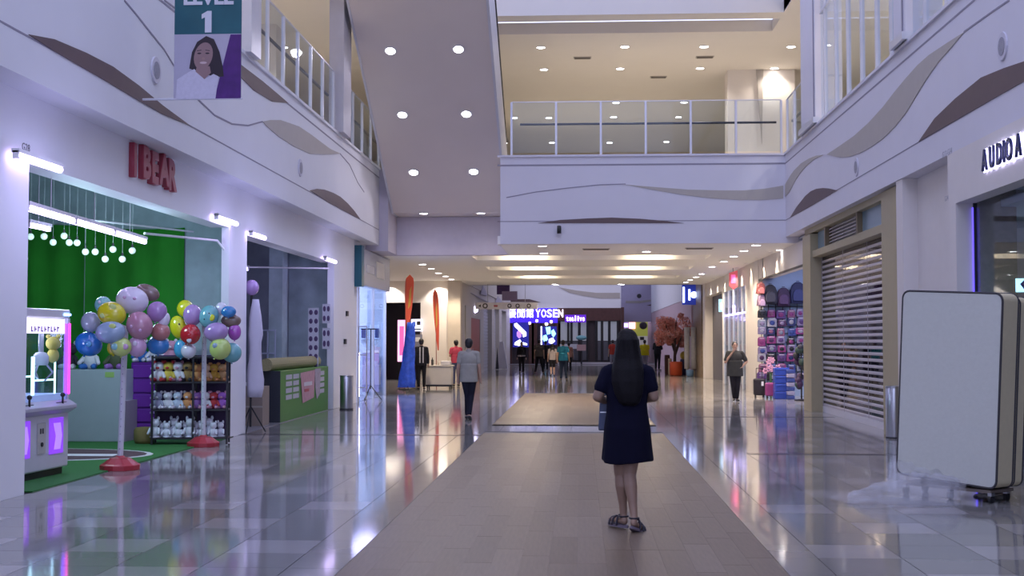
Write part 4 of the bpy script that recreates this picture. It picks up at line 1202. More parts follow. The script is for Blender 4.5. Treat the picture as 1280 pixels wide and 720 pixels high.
# blue draped stand + feather flags
x, y = onZ(508, 489)
t = thing('draped_stand', 'tall blue plastic draped stand under the red feather flag', 'stand', (x, y, 0))
rings = []
for k in range(14):
    z = .12 + 2.0 * k / 13; w_ = .27 - .15 * (k / 13) ** .8
    rings.append([(w_ * (1 + .10 * math.sin(i * 2.5 + k * .8)) * math.cos(2 * math.pi * i / 20) + .14 * k / 13, .14 * math.sin(2 * math.pi * i / 20), z) for i in range(20)])
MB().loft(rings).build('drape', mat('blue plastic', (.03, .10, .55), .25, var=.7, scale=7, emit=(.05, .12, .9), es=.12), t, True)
for k in range(4):
    a = 2 * math.pi * k / 4 + .4
    MB().cyl((0, 0, .25), (.34 * math.cos(a), .34 * math.sin(a), .01), .012, n=6).build('leg', BLACK, t)
def flag(px, py0, py1, Y, wpx, lab, base=True, lean=0):
    X, Zt = onY(px, py0, Y); _, Zb = onY(px, py1, Y)
    t = thing('feather_flag', lab, 'flag', (X, Y, 0))
    s_ = Y / F; w_ = wpx * s_
    pts = []
    n = 14
    for k in range(n + 1):
        u_ = k / n; z = Zb + (Zt - Zb) * u_
        pts.append((w_ * (.5 * math.sin(math.pi * min(1, u_ * .56 + .06)) ** 1 * (1 if u_ < .9 else (1 - u_) * 10) ** .5) + lean * u_, z))
    left = []
    for k in range(n, -1, -1):
        u_ = k / n; z = Zb + (Zt - Zb) * u_
        left.append((-w_ * (.5 * math.sin(math.pi * min(1, u_ * .56 + .06)) * (1 if u_ < .9 else (1 - u_) * 10) ** .5) + lean * u_, z))
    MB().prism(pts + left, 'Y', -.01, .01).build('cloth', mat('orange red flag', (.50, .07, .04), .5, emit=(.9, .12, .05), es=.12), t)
    MB().prism([(-w_ * .10 + lean * .5, Zb + (Zt - Zb) * .35), (w_ * .18 + lean * .6, Zb + (Zt - Zb) * .42), (w_ * .25 + lean * .8, Zb + (Zt - Zb) * .78), (w_ * .02 + lean * .75, Zb + (Zt - Zb) * .7)], 'Y', -.018, -.01).build('printed_stripe', mat('flag yellow', (.55, .35, .06), .5), t)
    MB().cyl((-w_ * .3, 0, .02), (-w_ * .3 + lean * .3, 0, Zb + (Zt - Zb) * .9), .015, n=6).build('pole', mat('flag pole', (.35, .1, .08), .4), t)
    MB().lathe([(.2, 0), (.2, .03), (.03, .06)], (-w_ * .3, 0, 0)).build('base', BLACK, t)
    return t
flag(510, 343, 410, 40.4, 11, 'nearer orange red feather flag rising above the blue drape', lean=.06)
flag(548, 361, 438, 45.5, 7, 'farther thin orange red feather flag behind the white table', lean=-.12)
# table with cloth
x, y = onZ(548, 486)
t = thing('promotion_table', 'small white box table on black castors in the left lobby', 'table', (x, y, 0))
B(-.42, .42, 0, .6, .13, .72).build('body', mat('table cream', (.66, .62, .56), .6), t, bevel=.015)
B(-.46, .46, -.04, .64, .72, .76).build('tabletop', mat('table cream'), t)
B(-.42, .42, 0.02, .6, .07, .13).build('chassis', BLACK, t)
for a in (-.36, .36):
    for b in (.05, .55): MB().cyl((a - .02, b, .04), (a + .02, b, .04), .04).build('castor', BLACK, t)
x0t, y0t = x, y
tag(MB().lathe([(.04, 0), (.04, .16), (.015, .2), (.015, .25)], (x0t - .22, y0t + .2, .76)).build('bottle', DARK, smooth=True), 'dark bottle on the white promotion table', 'bottle')
tag(MB().lathe([(.03, 0), (.035, .12), (.02, .15)], (x0t - .02, y0t + .15, .76)).build('bottle', mat('pale bottle', (.6, .55, .5)), smooth=True), 'small pale bottle on the white promotion table', 'bottle')
tag(B(x0t + .06, x0t + .38, y0t + .1, y0t + .45, .76, .9).build('parcel', mat('parcel white', (.66, .64, .66), .6), bevel=.03), 'soft white parcel on the right of the promotion table', 'parcel')
# lobby dark shop
struct(B(-8.2, -6.25, 53, 53.2, 0, 3.05).build('wall_lobby', DARK), 'dark inside wall of the lobby shop')
struct(MB().box(-6.28, -6.2, 50.3, 53, 0, 3.05).box(-8.3, -8.2, 50.3, 53, 0, 3.05).box(-8.2, -6.2, 50.3, 53, 3.05, 3.2).build('wall_lobby', DARK), 'dark side walls of the lobby shop')
wallpanel(497, 507, 400, 452, 50.0 - .15, mat('pink light box', (.8, .3, .5), emit=(1, .45, .8), es=1.2), 'light_box', 'upright pink white light box by the dark lobby shop', 'light box', [(.25, .8, .15, .85, mat('pink print', (.6, .1, .3), emit=(.8, .12, .4), es=.8), 'print')])
wallpanel(514, 528, 399, 414, 50.0 - .12, mat('white light box', (1, 1, 1), emit=(.7, .7, 1), es=1.6), 'light_box', 'white light box with dark rings in the dark lobby shop', 'light box', [(.15, .4, .4, .8, DARK, 'ring'), (.5, .85, .5, .85, DARK, 'ring'), (.1, .9, .1, .22, DARK, 'lettering')])
wallpanel(514, 528, 418, 436, 50.0 - .12, mat('grey poster', (.25, .25, .32), .5), 'poster', 'dim grey poster under the ringed light box', 'poster', [(.2, .8, .5, .8, WHITE, 'print')])
# far left corridor: orange door, columns
dr = struct(B(-4.78, -4.72, 55.2, 60.2, 0, 2.55).build('door_1', mat('orange door', (.40, .085, .035), .5)), 'tall orange red door on the far left wall')
B(-4.72, -4.68, 56.0, 56.15, 1.0, 1.2).build('door_handle', STEEL, dr)
tag(MB().ell((-4.66, 57.0, 2.95), (.12, .1, .15), 10, 8).build('wall_lamp', mat('violet lamp', (1, 1, 1), emit=(.7, .65, 1), es=6), smooth=True), 'small violet white wall lamp above the orange red door', 'lamp')
for k, (a, b, lab) in enumerate([(50.45, 51.6, 'grey flush panel nearest the lobby corner'), (52.2, 54.6, 'grey flush panel before the orange red door')]):
    tag(B(-4.7, -4.66, a, b, .1, 3.0).build('wall_panel', mat('grey flush panel', (.50, .48, .46), .5)), lab, 'panel')
def roller(name, lab, y0, y1):
    t = thing('roller_shutter', lab, 'shutter', (-4.95, y0, 0))
    for k in range(20):
        B(0, .03, 0, y1 - y0, .17 * k, .17 * k + .15).build('slat', mat('grey slat', (.42, .42, .46), .4), t)
roller('', 'grey roller shutter on the far left wall after the orange red door', 62.6, 68.2)
roller('', 'grey roller shutter furthest along the left wall', 70.3, 74.4)
t = tag(MB().prism([(-4.5, .02), (-3.95, .02), (-4.2, 1.5), (-4.4, 1.5)], 'Y', 70, 70.3).build('standing_board', mat('white board', (.62, .6, .66), .5)), 'white sloping standing board near the far shop front', 'board')
t = tag(MB().prism([(-4.55, .02), (-4.38, .02), (-4.46, 1.2)], 'Y', 69, 69.2).build('standing_board', BLACK), 'narrow black standing board beside the white sloping one', 'board')

# overhead directory sign
Xa, Za = onY(594, 386.5, 53); Xb, Zb = onY(672, 378, 53)
t = thing('directory_sign', 'long white overhead direction sign with dark round symbols', 'sign', (Xa, 53, Za))
L = Xb - Xa; H_ = Zb - Za
B(0, L, 0, .08, 0, H_).build('panel', mat('directory white', (.78, .76, .82), .4), t)
for u_, r_ in [(.16, .11), (.55, .09), (.68, .09), (.86, .09)]:
    MB().cyl((L * u_, 0, H_ * .5), (L * u_, -.012, H_ * .5), r_, n=16).build('symbol', DARK, t)
    MB().cyl((L * u_, -.012, H_ * .5), (L * u_, -.018, H_ * .5), r_ * .55, n=12).build('symbol_core', mat('directory white'), t)
MB().prism([(L * .05, H_ * .5), (L * .09, H_ * .72), (L * .09, H_ * .28)], 'Y', -.012, 0).build('arrow', DARK, t)
B(L * .30, L * .36, -.01, 0, H_ * .35, H_ * .62).build('symbol', mat('directory red', (.5, .1, .12)), t)
for a in (.2, .8): MB().cyl((L * a, .04, H_), (L * a, .04, ZC - Za), .012, n=6).build('rod', STEEL, t)
# purple hanging banner box beyond the ceiling
X0, Z0 = onY(621, 368, 62); X1, Z1_ = onY(645, 355, 62)
t = thing('hanging_banner', 'dark violet banner hanging beyond the low ceiling above the direction sign', 'banner', (X0, 62, Z0))
B(0, .62, 0, .03, 0, 1.4).build('cloth', mat('dark violet cloth', (.10, .05, .16), .6, var=.4), t)
B(.25, 1.0, -.01, .0, -.3, .15).build('lower_panel', mat('pale violet cloth', (.42, .32, .46), .6), t)
MB().cyl((-.1, .015, 1.4), (1.0, .015, 1.4), .02, n=6).cyl((.05, .015, 1.4), (.05, .015, 12.0 - Z0), .006, n=4).cyl((.6, .015, 1.4), (.6, .015, 12.0 - Z0), .006, n=4).build('rod', BLACK, t)
def farleftwave(pts, m):
    yz = [onX(px, py, -4.65) for px, py in pts]
    MB().prism(yz, 'X', -4.66, -4.63).build('wave_panel', m, s2)
farleftwave([(600, 368), (603, 357), (607, 364), (609, 370)], mat('grey violet panel', (.3, .28, .36)))
farleftwave([(588, 366), (600, 372), (612, 379), (600, 374)], GROOVE)
farleftwave([(619, 378), (622, 370), (626, 375), (628, 380)], mat('grey violet panel'))

# ================================================================== FAR SHOP FRONT (YOSEN)
x0, _ = onY(604, 400, YE); x1, _ = onY(776, 400, YE)
x0 = -6.2
WOODD = mat('dark wood front', (.085, .035, .03), .4, var=.4, scale=5)
t = thing('storefront', 'dark wooden shop front at the far end with blue backlit lettering', 'shop front', (0, YE, 0))
B(x0, x1, .25, .3, 0, 3.75).build('back_wall', mat('dark shop interior', (.05, .035, .04), .5), t)
xa = onY(697, 400, YE)[0]
B(x0, xa, 0, .1, 2.75, 3.75).build('sign_band', mat('navy sign band', (.02, .015, .16), .3, emit=(.06, .02, .8), es=.9), t)
B(xa, x1, 0, .1, 2.9, 3.75).build('sign_band', WOODD, t)
for px in (627, 664, 668, 697):
    xx = onY(px, 400, YE)[0]; B(xx - .18, xx + .18, 0, .15, 0, 2.75).build('pilaster', WOODD, t)
xx0, xx1 = onY(628, 0, YE)[0], onY(640, 0, YE)[0]
B(xx0, xx1, .05, .1, 0, 2.75).build('wood_panel', WOODD, t)
for px in (699, 710, 714, 723.5, 734, 745, 752, 761, 772):
    xx = onY(px, 400, YE)[0]; B(xx - .06, xx + .06, 0, .1, 0, 2.9).build('mullion', BLACK, t)
for a, b in ((700, 709), (711, 713), (715, 723), (725, 733), (746, 751), (753, 760), (762, 771)):
    xx0, xx1 = onY(a, 0, YE)[0], onY(b, 0, YE)[0]
    B(xx0, xx1, .12, .14, 1.55, 2.85).build('frosted_pane', mat('frosted grey pane', (.30, .31, .36), .4, emit=(.3, .32, .38), es=.25), t)
    B(xx0, xx1, .10, .13, .25, 1.5).build('lower_panel', mat('grey lower panel', (.10, .10, .12), .5), t)
B(xa, x1, -.3, .0, 0, .12).build('step', mat('pale step', (.5, .48, .52), .5), t)
SG = mat('white sign letter', (1, 1, 1), emit=(.80, .78, 1), es=3)
sg = thing('shop_sign', 'glowing white letters with three characters and YOSEN on the blue band', 'sign', (0, YE - .06, 0))
def signtext(s_, px0, py0, py1, px1, m, par, nm='letter'):
    X0, Z0 = onY(px0, py1, YE); X1, Z1_ = onY(px1, py0, YE)
    n = len(s_); h = (Z1_ - Z0)
    for k, ch in enumerate(s_):
        cell = (X1 - X0) / n
        o = text(ch, h * 1.38, m, nm, par, (X0 + cell * (k + .5), 0, Z0), ext=.02, off=(.010 if ord(ch) < 999 else .004), align='CENTER')
        w_ = o.dimensions.x or 1
        o.scale = (min(1.2, cell * .84 / max(w_, .01)), 1, 1)
signtext('YOSEN', 669, 386.5, 396.5, 704.5, SG, sg)
signtext('\u512a\u9592\u9928', 635, 387, 396, 668, SG, sg)
X0, Z0 = onY(617, 396, YE)
tl = thing('shop_sign', 'glowing white curved logo at the left end of the blue band', 'sign', (X0, YE - .06, Z0))
MB().prism([(0, 0), (.12, 0), (.12, .4), (0, .45)], 'Y', -.03, 0).prism([(.12, .0), (.5, .0), (.5, .1), (.12, .1)], 'Y', -.03, 0).build('stroke', SG, tl)
mb = MB(); mb.lathe([(.14, -.02), (.22, -.02), (.22, .02), (.14, .02)], n=20)
o = mb.build('ring', SG, tl); o.rotation_euler = (math.pi / 2, 0, 0); o.location = (.42, 0, .28)
MB().prism([(-.62, .25), (-.1, .25), (-.1, .33), (-.62, .45)], 'Y', -.03, 0).build('stroke', SG, tl)
ts = thing('shop_sign', 'smaller glowing white tealive sign right of the blue band', 'sign', (0, YE - .12, 0))
SG2 = mat('white violet sign letter', (1, 1, 1), emit=(.80, .66, 1), es=3)
signtext('tealive', 707.5, 394.5, 401, 731, SG2, ts)
X0, Z0 = onY(706, 403, YE); X1, Z1_ = onY(732.5, 393.5, YE)
B(X0, X1, .03, .12, Z0, Z1_).build('backing', mat('violet backing', (.05, .01, .2), .3, emit=(.12, .02, .6), es=.7), ts)
SCR = mat('navy screen', (.01, .01, .12), .2, emit=(.02, .02, .35), es=.6)
CY = mat('cyan print', (.3, .8, .9), emit=(.3, .8, 1), es=1.6); WH = mat('white print glow', (1, 1, 1), emit=(.7, .7, 1), es=2.2); VI = mat('violet print glow', (.5, .3, .9), emit=(.45, .2, .95), es=1)
def screen(px0, px1, py0, py1, lab, items):
    X0, Z0 = onY(px0, py1, YE); X1, Z1_ = onY(px1, py0, YE)
    t = thing('light_box', lab, 'light box', (X0, YE - .1, Z0))
    w_, h_ = X1 - X0, Z1_ - Z0
    B(0, w_, 0, .08, 0, h_).build('panel', SCR, t)
    MB().cyl((w_ * .2, .04, h_), (w_ * .2, .04, 2.9 - Z0), .01, n=4).cyl((w_ * .8, .04, h_), (w_ * .8, .04, 2.9 - Z0), .01, n=4).build('cables', BLACK, t)
    for pts, m in items:
        MB().prism([(a * w_, b * h_) for a, b in pts], 'Y', -.02, 0).build('print', m, t)
screen(641, 661, 403, 434, 'navy light box with a white drink picture, hanging at the left of the far shop', [([(.1, .95), (.25, .98), (.85, .6), (.85, .45), (.65, .4), (.62, .52), (.1, .85)], WH), ([(.25, .6), (.4, .72), (.55, .62), (.55, .42), (.4, .35), (.25, .45)], VI), ([(.15, .2), (.45, .32), (.55, .22), (.9, .15), (.9, .08), (.55, .1), (.4, .05), (.1, .1)], WH)])
screen(676, 696, 408, 431, 'navy light box with cyan and white cups beside the drink picture one', [([(.0, .0), (.08, .0), (.08, 1), (0, 1)], WH), ([(.3, .95), (.6, .98), (.62, .6), (.4, .55)], CY), ([(.65, .75), (.8, .85), (.95, .6), (.8, .4), (.7, .5)], CY), ([(.15, .5), (.35, .55), (.45, .3), (.25, .1), (.12, .3)], CY), ([(.5, .3), (.75, .4), (.9, .2), (.7, .05), (.5, .1)], WH)])
for q, (px, py) in enumerate(((662, 404), (671, 401), (683, 405), (689, 402))):
    X, Z = onY(px, py, YE)
    tt = thing('pendant_lamp', ORD[q] + ' warm pendant lamp from the left under the far blue sign band', 'lamp', (X, YE + .05, Z), group='pendant lamps of the far shop')
    MB().ell((0, 0, 0), .11, 10, 8).build('globe', mat('warm globe', (1, .8, .6), emit=(1, .75, .6), es=3), tt, True)
    MB().cyl((0, 0, .1), (0, 0, 2.76 - Z), .01, n=4).build('cord', BLACK, tt)
wallpanel(700, 722, 430, 436, YE - .4, mat('pale menu', (.5, .5, .55)), 'menu_board', 'low pale menu board in front of the dark right half of the far shop', 'board')
X0, Z0 = onY(722, 444, YE - 1); 
tt = thing('display_figure', 'small striped display dummy leaning by the far shop window', 'display', (X0 + .2, YE - 1, 0))
B(-.25, .35, 0, .2, .9, 1.3).build('pink_block', mat('dusty pink block', (.40, .25, .25), .6), tt)
MB().ell((.05, .1, 1.75), (.36, .15, .16), 10, 8).build('teal_top', mat('teal block', (.15, .35, .38), .6), tt, True)
MB().cyl((.05, .1, 0), (.05, .1, 1.7), .06).build('post', BLACK, tt)

# far right end: lit shops
t = thing('storefront', 'distant lime green and white shop front at the right far end', 'shop front', (0, 97, 0))
def fp(px0, px1, py0, py1, m, nm, y=0):
    X0, Z0 = onY(px0, py1, 97); X1, Z1_ = onY(px1, py0, 97)
    B(X0, X1, y, y + .1, Z0, Z1_).build(nm, m, t)
fp(790, 826, 402, 420, mat('lime board', (.28, .30, .05), .5, emit=(.35, .38, .08), es=.35), 'lime_board')
fp(776, 830, 420, 448, mat('pale shop interior', (.5, .47, .50), .6, emit=(.5, .48, .52), es=.25), 'interior', .1)
fp(777, 822, 398, 401.5, mat('bright strip', (1, 1, 1), emit=(.8, .7, 1), es=3), 'light_strip')
fp(786, 794, 403, 411, mat('red white lightbox', (1, .6, .6), emit=(1, .45, .5), es=2), 'red_light_box', -.2)
fp(776, 785, 404, 409, mat('violet lettering light', (.7, .5, 1), emit=(.45, .3, 1), es=3), 'violet_light', -.2)
for px in (800, 811): fp(px, px + 5, 421, 425, DARK, 'dark_sign', -.1)
X, Z = onY(804, 407, 97); MB().ell((X, -.05, Z), (.3, .05, .28), 12, 8).build('round_symbol', DARK, t)
for x, y in [(1.5, 70), (-2, 70), (1.5, 80), (-2, 80)]:
    d = down(x, y, 12.0, '%s %s lamp high over the far hall' % ('left' if x < 0 else 'right', 'nearer' if y < 75 else 'farther'), 'far hall lamps', 500, (.9, .85, 1))
struct(B(-6, 8, 56.4, 92, 12.0, 12.3).build('ceiling', mat('far hall roof', (.5, .5, .6), .8)), 'high roof over the far hall')
struct(B(2.75, 2.95, YE, 97, 0, 3.8).build('wall_far', WOODD), 'dark side wall beside the far shop')
for px in (738, 775):
    pass
X, Z = onY(748, 386, YE); pass
X, Z = onY(605, 395, 60)

# ================================================================== RIGHT SIDE: beyond the low ceiling
# blue sign on far right
yz0 = onX(868, 380, XS - .15); yz1 = onX(853, 357, XS - .15)
t = thing('shop_sign', 'blue lit projecting shop sign above the blossom tree', 'sign', (4.95, 56.9, 0))
X0, Z0 = onY(853, 381, 56.9); X1, Z1_ = onY(872, 356, 56.9)
B(X0 - 4.95, X1 - 4.95, 0, .3, Z0, Z1_).build('box', mat('blue box', (.03, .05, .35), .3, emit=(.03, .06, .6), es=.2), t)
BW = mat('blue white letter', (1, 1, 1), emit=(.5, .6, 1), es=4)
w_ = X1 - X0
B(X0 - 4.95 + .02, X0 - 4.95 + .1, -.03, 0, Z0 + .1, Z1_ - .1).build('stroke', BW, t)
B(X0 - 4.95 + w_ * .4, X0 - 4.95 + w_ * .52, -.03, 0, Z0 + .2, Z1_ - .2).build('letter', BW, t)
o = MB().lathe([(.07, -.02), (.14, -.02), (.14, .02), (.07, .02)], n=18).build('letter', BW, t)
o.rotation_euler = (math.pi / 2, 0, 0); o.location = (X0 - 4.95 + w_ * .75, -.02, (Z0 + Z1_) / 2)

# blossom tree
tx, ty = onZ(843, 469)
t = thing('blossom_tree', 'artificial tree of salmon pink blossom on the right of the corridor', 'tree', (tx, ty, 0))
m = MB(); rnd = random.Random(5)
m.cap((0, 0, 0), (.03, 0, 1.1), .09, .06, 10)
for k in range(9):
    a = rnd.uniform(0, 6.28); r = rnd.uniform(.3, .75)
    p = (.03 + r * math.cos(a), .4 * r * math.sin(a), rnd.uniform(1.7, 2.6))
    m.cap((.03, 0, rnd.uniform(.8, 1.1)), p, .04, .012, 6)
m.build('trunk', mat('tree bark', (.09, .055, .05), .8, var=.4, scale=20), t, True)
SAL = [mat('blossom salmon', (.88, .38, .31), .8, var=.3), mat('blossom pink', (.88, .52, .46), .8, var=.3), mat('blossom deep', (.68, .26, .21), .8, var=.3)]
bms = [MB(), MB(), MB()]
clumps = [(rnd.uniform(-.68, .68), rnd.uniform(-.4, .4), rnd.uniform(1.45, 2.7), rnd.uniform(.16, .34)) for _ in range(34)]
clumps = [c for c in clumps if (c[0] / .85) ** 2 + ((c[2] - 2.05) / .75) ** 2 < 1.1]
for k in range(8500):
    while True:
        x, y, z = rnd.uniform(-1, 1), rnd.uniform(-1, 1), rnd.uniform(-1, 1)
        if x * x + y * y + z * z < 1: break
    drp = .07 * math.sin(x * 9 + 2) + .05 * math.sin(x * 17 + y * 9)
    cl = clumps[k % len(clumps)]
    px, py, pz = cl[0] + x * cl[3], cl[1] + y * cl[3], cl[2] + z * cl[3] * .8
    s_ = rnd.uniform(.03, .06)
    u_ = Vector((rnd.uniform(-1, 1), rnd.uniform(-1, 1), rnd.uniform(-1, 1))).normalized(); v_ = u_.orthogonal().normalized()
    p = Vector((px, py, pz))
    bms[rnd.choice((0, 0, 1, 2))].add([p - u_ * s_, p - v_ * s_ * .6, p + u_ * s_, p + v_ * s_ * .6], [(0, 1, 2, 3)])
for k in range(3):
    o = bms[k].build('blossom', SAL[k], t, raw=True); o['kind'] = 'stuff'
def pot(px, py, r, h, c, lab, nm='planter_bag'):
    x, y = onZ(px, py)
    o = MB().lathe([(r * .85, 0), (r, .05), (r * 1.05, h * .9), (r * .95, h), (.001, h - .04)], n=16).build(nm, c, smooth=True)
    o.location = (x, y, 0)
    tag(o, lab, 'tub')
pot(845, 469.5, .28, .62, mat('orange red tub', (.50, .07, .02), .5), 'orange red tub at the foot of the blossom tree')
pot(834, 468, .12, .9, mat('brown tub', (.12, .05, .03), .6), 'narrow brown tub left of the orange red one')
pot(837.5, 469, .08, .75, mat('cream tub', (.55, .42, .30), .6), 'thin cream tub squeezed beside the orange red one')
pot(854.5, 469, .15, .72, mat('navy tub', (.04, .04, .13), .6), 'navy tub right of the orange red one')
pot(862.5, 470.5, .16, .28, mat('light blue bag', (.12, .22, .38), .6), 'low light blue bundle under the two white rolls')
x, y = onZ(854.5, 469)
tag(MB().ell((x, y, .89), (.16, .13, .18), 10, 8).build('cushion', mat('yellow cushion', (.55, .42, .08), .8), smooth=True), 'yellow cushion on top of the tubs by the blossom tree', 'cushion')
for k, (px, l) in enumerate([(859, 'left'), (867.5, 'right')]):
    x, y = onZ(px, 470)
    tt = thing('fabric_roll', 'tall %s white fabric roll standing right of the blossom tree' % l, 'roll', (x, y, 0))
    MB().cyl((0, 0, .32), (0, 0, 2.15), .125, n=16).build('roll', mat('white roll', (.62, .60, .62), .7, var=.15, scale=12), tt, True)
    MB().cyl((0, 0, 0), (0, 0, .32), .05, n=10).build('core', mat('roll core', (.3, .25, .2)), tt)

# dark shop with grey panel and small sign
struct(B(XS + .25, XS + .35, 46.9, 53, 0, 3.36).build('wall_right', mat('charcoal hoarding', (.085, .08, .095), .5)), 'charcoal grey hoarding closing a right hand shop')
yA, zA = onX(903, 392, XS + .1); 
X0, Z0 = onY(894, 390, 47.6); X1, Z1_ = onY(903, 374, 47.6)
t = thing('projecting_sign', 'small cyan white lit sign sticking out of the charcoal shop', 'sign', (XS - .1, 47.4, Z0))
B(0, .32, 0, .06, 0, Z1_ - Z0).build('box', mat('cyan box', (.2, .35, .4), .3, emit=(.4, .7, .8), es=.9), t)
text('N', .34, BW, 'letter', t, (.04, -.01, .1), ext=.005, off=.006)

# glass shop front 40.4..46.7
t = thing('storefront', 'white framed glass shop front with a violet light line on the right', 'shop front', (XS, 40.4, 0))
for y in (0, 1.0, 2.1, 3.4, 4.7, 6.2):
    B(-.02, .06, y, y + .07, 0, 3.3).build('mullion', WHITE, t)
B(0.01, .02, 0, 6.3, 0, 3.3).build('glass_panel', GLASS, t)
B(-.03, .07, 0, 6.3, .9, .96).build('transom', WHITE, t)
B(-.02, .01, 0, 6.3, 2.42, 2.47).build('led_line', mat('violet line', (.7, .6, 1), emit=(.55, .45, 1), es=4), t)
for y in (3.2, ):
    B(-.03, .02, y, y + .08, 2.47, 2.75).build('led_bracket', mat('violet line'), t)
struct(B(7.4, 7.6, 37.5, 53, 0, ZC).build('wall_right', mat('violet grey shop back', (.34, .32, .42), .7)), 'violet grey back wall of the glass shop on the right')
struct(MB().box(XS + .3, 7.5, 46.6, 46.9, 0, ZC).box(XS + .3, 10, 37.5, 37.8, 0, ZC).build('wall_right', CREAM), 'cream partitions inside the right hand shops')
for y, l in ((42, 'nearer'), (44.2, 'farther')):
    tag(B(6.3, 7.0, y, y + .5, 0, 2.1).build('display_cabinet', mat('cream cabinet', (.62, .55, .42), .5), bevel=.02), l + ' tall cream cabinet behind the glass of the right hand shop', 'cabinet')
light('POINT', (6.4, 43, 3.2), 60, (.85, .8, 1), .3)
# red hanging sign
X0, Z0 = onY(911.5, 362, 41.6); X1, Z1_ = onY(922, 338, 41.6)
t = thing('hanging_sign', 'red pink hanging sign below the right row of ceiling lights', 'sign', (X0, 41.6, Z0))
MB().prism([(0, .12), (.14, 0), (X1 - X0, .1), (X1 - X0, Z1_ - Z0), (0, Z1_ - Z0 - .08)], 'Y', 0, .04).build('panel', mat('red pink panel', (.50, .09, .12), .4, emit=(.8, .15, .2), es=.2), t)
B(.06, .2, -.01, 0, .2, .48).build('print', mat('pink print', (.75, .45, .5)), t)
MB().cyl((.13, .02, Z1_ - Z0 - .05), (.13, .02, ZC - Z0), .01, n=5).build('rod', BLACK, t)
# wall washers on the right wall
for k, y in enumerate([34.1, 36.5, 39.0, 41.4, 43.4, 46.2, 48.7, 51.2]):
    tt = thing('wall_washer', ORD[k] + ' small wall washing spot along the right wall, counted from the viewer', 'lamp', (XS - .16, y, ZC), group='wall washers on the right')
    MB().lathe([(.07, 0), (.07, -.01), (.05, -.012), (.001, -.012)], n=12).build('rim', RIM, tt)
    light('SPOT', (0, 0, -.03), 75, (1, .84, .62), .03, tt, (0, 0, 0), spot=75, blend=.4)
for k, y in enumerate([50.0 - .25]):
    for q, x in enumerate((-5.5, -7.4, -9.3)):
        tt = thing('wall_washer', ORD[q] + ' small wall washing spot, from the corridor corner, on the lobby end wall', 'lamp', (x, 49.7, ZC), group='wall washers in the lobby')
        MB().lathe([(.07, 0), (.07, -.01), (.05, -.012), (.001, -.012)], n=12).build('rim', RIM, tt)
        light('SPOT', (0, 0, -.03), 110, (1, .93, .86), .03, tt, spot=110, blend=.5)

# ================================================================== BAG SHOP
YW = 36.6
struct(B(XS, 9, YW, YW + .15, 0, ZC).build('wall_right', mat('bag wall blue', (.34, .44, .62), .6)), 'blue lit display wall of the bag shop')
struct(B(9, 9.2, 29, 37.5, 0, ZC).build('wall_right', mat('bag wall blue')), 'blue back wall of the bag shop')
struct(B(XS + .31, 10, 29.1, 29.4, 0, ZC).build('wall_right', CREAM), 'cream partition between shutter shop and bag shop')
grid = thing('display_grid', 'dark wire display grid on the bag shop wall', 'rack', (5.12, YW - .04, .5))
for k in range(8): B(.0 + .2 * k, .02 + .2 * k, 0, .02, 0, 2.5).build('wire', BLACK, grid)
for k in range(10): B(0, 1.45, 0, .02, .25 * k, .02 + .25 * k).build('wire', BLACK, grid)
light('AREA', (6.4, 33.6, 3.8), 90, (.62, .66, 1), 1.6, None, (0, 0, 0), sy=3)
def backpack(px, py, s, col, lab):
    X, Z = onY(px, py, YW - .25)
    t = thing('backpack', lab, 'backpack', (X, YW - .22, Z))
    m = mat('pack ' + col[0], col[1], .6, var=.25, scale=20)
    m2 = mat('pack pocket ' + col[0], tuple(c * 1.7 + .01 for c in col[1]), .6, var=.3, scale=20)
    prof = [(-.15, -.22), (-.17, -.08), (-.16, .08), (-.12, .19), (-.05, .25), (.05, .25), (.12, .19), (.16, .08), (.17, -.08), (.15, -.22)]
    MB().prism([(a * s, b * s) for a, b in prof], 'Y', -.09, .09).build('body', m, t, bevel=.03)
    MB().prism([(a * s * .72, b * s * .55 - .06) for a, b in prof], 'Y', -.15, -.09).build('pocket', m2, t, bevel=.02)
    MB().lathe([(.03, -.006), (.045, -.006), (.045, .006), (.03, .006)], n=12).build('grab_loop', m, t).location = (0, 0, .27 * s)
    for k in (-1, 1): MB().cap((k * .08, .1, .2 * s), (k * .12, .12, -.18 * s), .018, .018, 6).build('strap', m, t)
backpack(963, 369, 1.18, ('black', (.015, .015, .03)), 'black backpack, left of the top row in the bag shop')
backpack(979.5, 372, 1.12, ('dark violet', (.03, .01, .05)), 'black violet backpack, middle of the top row in the bag shop')
backpack(997.5, 367, 1.3, ('navy', (.01, .015, .07)), 'larger navy backpack, right of the top row in the bag shop')
backpack(951.5, 361, .7, ('coral', (.40, .12, .12)), 'small coral backpack at the top left of the bag wall')
backpack(952.5, 376, .7, ('mauve', (.30, .2, .3)), 'small mauve backpack under the coral one')
backpack(1011, 370, .9, ('brown black', (.04, .03, .03)), 'dark backpack half hidden by the cream frame of the shutter')
BAGC = [(n_, tuple(c_ * .6 for c_ in q_)) for n_, q_ in [('violet', (.16, .07, .28)), ('navy', (.03, .04, .18)), ('rose', (.40, .14, .26)), ('lilac', (.35, .28, .48)), ('white', (.55, .52, .62)), ('plum', (.10, .03, .12)), ('blue', (.06, .10, .40)), ('black', (.02, .02, .03)), ('silver', (.35, .38, .5)), ('magenta', (.40, .06, .28))]]
rowsn = ['first', 'second', 'third', 'fourth', 'fifth', 'sixth', 'seventh', 'eighth']
coln = ['leftmost', 'second from left', 'middle', 'second from right', 'rightmost']
rb = random.Random(11)
